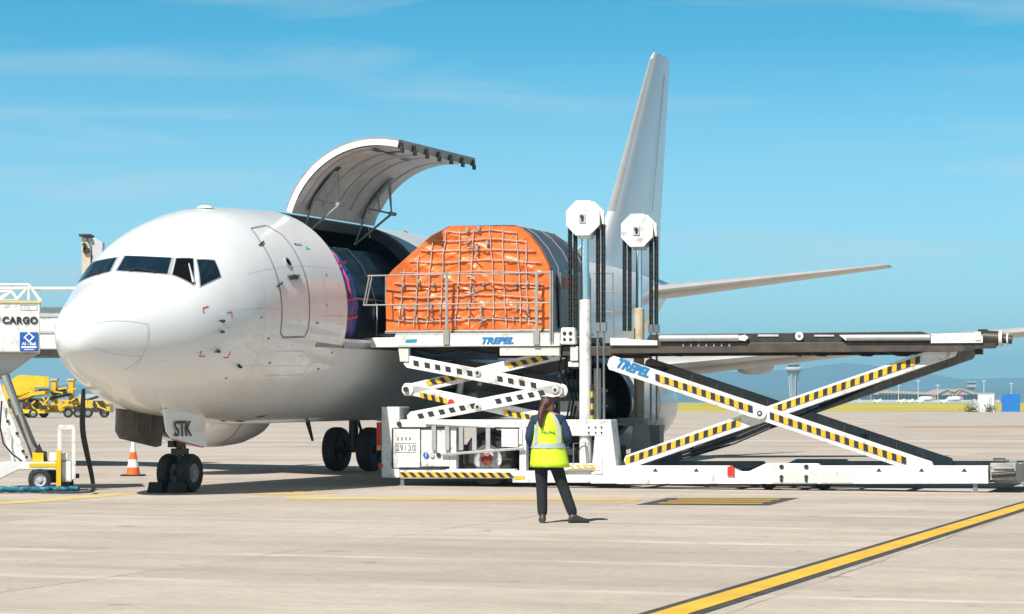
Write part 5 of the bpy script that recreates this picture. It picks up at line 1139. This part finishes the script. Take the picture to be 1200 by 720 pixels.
b = MB(); x = px(114, 470, 1500).x; b.box(-20, 20, 0, 14, 0, 4.2); b.box(-12, 6, 2, 12, 4.2, 6); ol = b.build('airport_building', M['lgrey'], None); ol.location = (x, 1500, 0); tag(ol, 'low pale building far off between the yellow loaders and the nose', 'building')

# far right: tower, terminal, tails, lamp masts, container, kiosk
YT = 2500.0
def W_(u, v, Y, base): q = px(u, v, Y); return Vector((q.x - base.x, 0, q.z))
tb = px(930, 472, YT); tw = empty('control_tower', (tb.x, YT, 0), 0, 'tall concrete airport control tower with a flared cab seen between the scissor arms', 'control tower')
s = YT / F
b = MB(); b.lathe([(5.2 * s, 0), (4.0 * s, 10 * s), (3.6 * s, 24 * s), (3.9 * s, 30 * s), (8.5 * s, 37 * s)], (0, 0, 0), (0, 0, 1), 20); b.build('shaft', M['conc'], tw, 40)
b = MB(); b.lathe([(8.5 * s, 37 * s), (10.2 * s, 38.5 * s), (10.2 * s, 40 * s), (8 * s, 41.2 * s), (6.4 * s, 41.4 * s)], (0, 0, 0), (0, 0, 1), 24); b.build('gallery_ring', M['off_white'], tw, 40)
b = MB(); b.lathe([(6.0 * s, 41.4 * s), (6.8 * s, 44.2 * s)], (0, 0, 0), (0, 0, 1), 24); b.build('cab_glass', M['navy'], tw, 40)
b = MB(); b.lathe([(7.2 * s, 44.2 * s), (7.0 * s, 45 * s), (3.2 * s, 46 * s), (3.2 * s, 47.2 * s), (.01, 47.4 * s)], (0, 0, 0), (0, 0, 1), 24); b.build('cab_roof', M['conc'], tw, 40)
b = MB()
for a in range(6): b.bar((4.2 * s * math.cos(a), 4.2 * s * math.sin(a), 0), (5.5 * s * math.cos(a), 5.5 * s * math.sin(a), 36 * s), .8, .8)
b.build('shaft_rib', M['off_white'], tw)
Yt = 2250.0; t0 = px(1080, 472, Yt); tm = empty('terminal', (t0.x, Yt, 0), 0, 'long low airport terminal with a yellow wave shaped roof edge beyond the grass', 'terminal building')
def tp(u, v, y=0.0): q = px(u, v, Yt + y); return Vector((q.x - t0.x, y, q.z))
b = MB(); a, c = tp(1020, 471), tp(1152, 461); b.box(a.x, c.x, 0, 60, 0, c.z); b.build('glass_wall', M['wallp'], tm)
b = MB(); A = [tp(*p) for p in ((1022, 461.5), (1030, 457), (1097, 461), (1110, 456.2), (1117, 459), (1126, 456), (1140, 460.5), (1152, 461), (1152, 462.6), (1097, 463.3), (1022, 462.6))]; b.prism([(p.x, p.z) for p in A], -8, 70); b.build('roof', M['roof'], tm)
b = MB(); pts = [tp(*p, -9) for p in ((1030, 460.5), (1060, 461.2), (1097, 462.4), (1103, 459.5), (1110, 456.3), (1114, 458), (1118, 459.4), (1122, 457), (1126, 456), (1133, 459), (1140, 461.8), (1160, 461.2))]; b.tube(pts, .5, 6)
b.tube([tp(1112, 457.5, -9), tp(1116, 462, -9), tp(1118, 470, -9)], .4, 6); b.tube([tp(1126, 457, -9), tp(1121, 463, -9), tp(1120, 470, -9)], .4, 6); b.tube([tp(1095, 462, -9), tp(1097, 471, -9)], .4, 6); b.build('roof_edge', M['yellow'], tm, 60)
b = MB()
for k in range(34): x = a.x + (c.x - a.x) * k / 33; b.box(x, x + .7, -1.4, -.2, 0, c.z)
b.build('mullion', M['lgrey'], tm)
b = MB(); b.box(a.x - 40, c.x + 10, -30, -22, 0, 2.6); b.build('service_wall', M['off_white'], tm)
q = px(1139, 472, 2350); st = empty('ramp_tower', (q.x, 2350, 0), 0, 'small square ramp control tower rising behind the terminal roof', 'control tower'); s2 = 2350 / F
b = MB(); b.box(-3.6 * s2, 3.6 * s2, 0, 8, 0, 18 * s2); b.build('shaft', M['conc'], st)
b = MB(); b.box(-4.6 * s2, 4.6 * s2, -2, 10, 18 * s2, 21 * s2); b.box(-4.6 * s2, 4.6 * s2, -2, 10, 23.2 * s2, 24.6 * s2); b.build('gallery', M['wing'], st); b = MB(); b.box(-4.2 * s2, 4.2 * s2, -1, 9, 21 * s2, 23.2 * s2); b.build('cab_glass', M['navy'], st)
for (u, h_, lab) in ((1090, 9, 'smaller red aircraft tail before the straight terminal roof'), (1123.5, 10, 'larger red aircraft tail in front of the wave roof')):
    q = px(u, 472, 2050); s3 = 2050 / F; r = empty('parked_airliner', (q.x, 2050, 0), 0, lab + ', far off', 'airplane', 'airliners parked at the terminal')
    b = MB(); b.prism([(-3 * s3, 2 * s3), (3.2 * s3, 2 * s3), (4.4 * s3, h_ * s3), (2 * s3, h_ * s3)] if 0 else [(-4.2 * s3, 2.5 * s3), (2.4 * s3, 2.5 * s3), (4.6 * s3, h_ * s3), (1.6 * s3, h_ * s3)], -.3, .3); b.build('fin', M['tred'], r)
    b = MB(); b.lathe([(.3, -14 * s3), (1.9, -12 * s3), (2.2, -6 * s3), (2.2, 0), (.6, 5 * s3)], (0, 0, 3.4), (1, 0, 0), 14); b.build('fuselage', M['sign_white'], r, 60)
    b = MB(); b.prism([(-8 * s3, -2), (-4 * s3, -16), (-2 * s3, -16), (-3 * s3, -2)], 2.4, 2.8, 2); b.prism([(0, -1), (3 * s3, -6), (4 * s3, -6), (3 * s3, -1)], 4, 4.3, 2); b.build('wing', M['wing'], r)
def kv(u0, u1, v0, v1, Y): p, q = px(u0, v1, Y), px(u1, v0, Y); return p.x, q.x, q.z
x0, x1, z1 = kv(1173.5, 1197.5, 462, 481, 355)
ct = empty('shipping_container', ((x0 + x1) / 2, 355, 0), R(-14), 'bright blue container standing at the edge of the grass', 'container'); h = (x1 - x0) / 2
b = MB(); b.box(-h * .95, h * .75, 0, 2.4, .0, z1); b.build('body', M['cargo_cont'], ct)
b = MB()
for k in range(12): x = -h * .93 + h * 1.66 * k / 12; b.box(x, x + .05, -.03, 0, .1, z1 - .1)
b.build('corrugation', M['cargo_cont'], ct)
x0, x1, z1 = kv(1146, 1165, 461.5, 481, 350)
kk = empty('site_cabin', ((x0 + x1) / 2, 350, 0), R(-14), 'white cabin next to the blue container', 'cabin'); h = (x1 - x0) / 2
b = MB(); b.box(-h, h, 0, 2.6, 0, z1); b.build('wall', M['white'], kk); b = MB(); b.box(-h * 1.05, h * 1.05, -.1, 2.7, z1, z1 + .1); b.build('roof', M['lgrey'], kk); b = MB(); b.box(h * .35, h * .7, -.03, 0, 0, z1 * .8); b.build('door', M['lgrey'], kk)
x0, x1, z1 = kv(1140, 1148, 468, 481, 346)
b = MB(); b.box(x0, x1, 346, 348, 0, z1 * .7); b.box(x0 + .2, x1 - .5, 346.2, 347.8, z1 * .7, z1); tag(b.build('utility_box', M['lgrey'], None, None, .03), 'pale stepped utility box beside the white cabin', 'utility box')
for (u, r_) in ((1138, .55), (1160, .4)):
    q = on_ground(u, 483); q.y = 344; q.x = px(u, 480, 344).x; b = MB(); rnd = random.Random(u)
    for k in range(220):
        p = Vector((rnd.gauss(0, r_), rnd.gauss(0, r_), abs(rnd.gauss(.45, .35)))); n_ = Vector((rnd.uniform(-1, 1), rnd.uniform(-1, 1), rnd.uniform(-1, 1))).normalized(); a_ = n_.orthogonal().normalized() * .1; c_ = n_.cross(a_); b.add([p - a_, p + c_, p + a_, p - c_], [(0, 1, 2, 3)])
    o = b.build('shrub', M['shrub'], None); o.location = (q.x, q.y, 0); tag(o, ('green shrub in front of the pale utility box' if u < 1150 else 'smaller green shrub in front of the white cabin'), 'shrub')
for (u, v) in ((1007, 448), (1053, 452), (1076, 447), (1099, 452), (1153, 447), (1185, 450)):
    q = px(u, v, 1900); b = MB(); b.cyl((0, 0, 0), (0, 0, q.z), .32, .2, n=6); b.box(-1.6, 1.6, -.3, .3, q.z, q.z + .5); o = b.build('lamp_mast', M['sign_white'], None); o.location = (q.x, 1900, 0)
    tag(o, 'thin pale floodlight mast standing before the terminal', 'lamp mast', 'floodlight masts before the terminal')
for u in (1028, 1056, 1066, 1078, 1106):
    q = px(u, 472, 1850); b = MB(); b.box(-3, 3, 0, 2.4, .4, 2.6); b.box(1.6, 3.4, .1, 2.3, 2.6, 3.2); b.m = 1
    for x in (-2, 2): b.lathe([(.5, 0), (.5, .3), (.001, .3)], (x, .1, .5), (0, -1, 0), 10)
    o = b.build('parked_truck', [M['sign_white'], M['black']], None); o.location = (q.x, 1850, 0); tag(o, 'tiny white service truck parked before the terminal', 'truck', 'service trucks before the terminal')

# ================================================================= HAZE
b = MB(); b.box(-9000, 9000, -80, 13500, -1.5, 235); hz_ = b.build('haze', None, None); hm = bpy.data.materials.new('haze'); hm.use_nodes = True; hn = hm.node_tree; hn.nodes.clear()
ho = hn.nodes.new('ShaderNodeOutputMaterial'); hv = hn.nodes.new('ShaderNodeVolumePrincipled'); hn.links.new(hv.outputs[0], ho.inputs['Volume'])
hv.inputs['Color'].default_value = (.36, .74, 1.0, 1); hv.inputs['Density'].default_value = .00018; hv.inputs['Anisotropy'].default_value = 0
hz_.data.materials.clear(); hz_.data.materials.append(hm); hz_['kind'] = 'stuff'
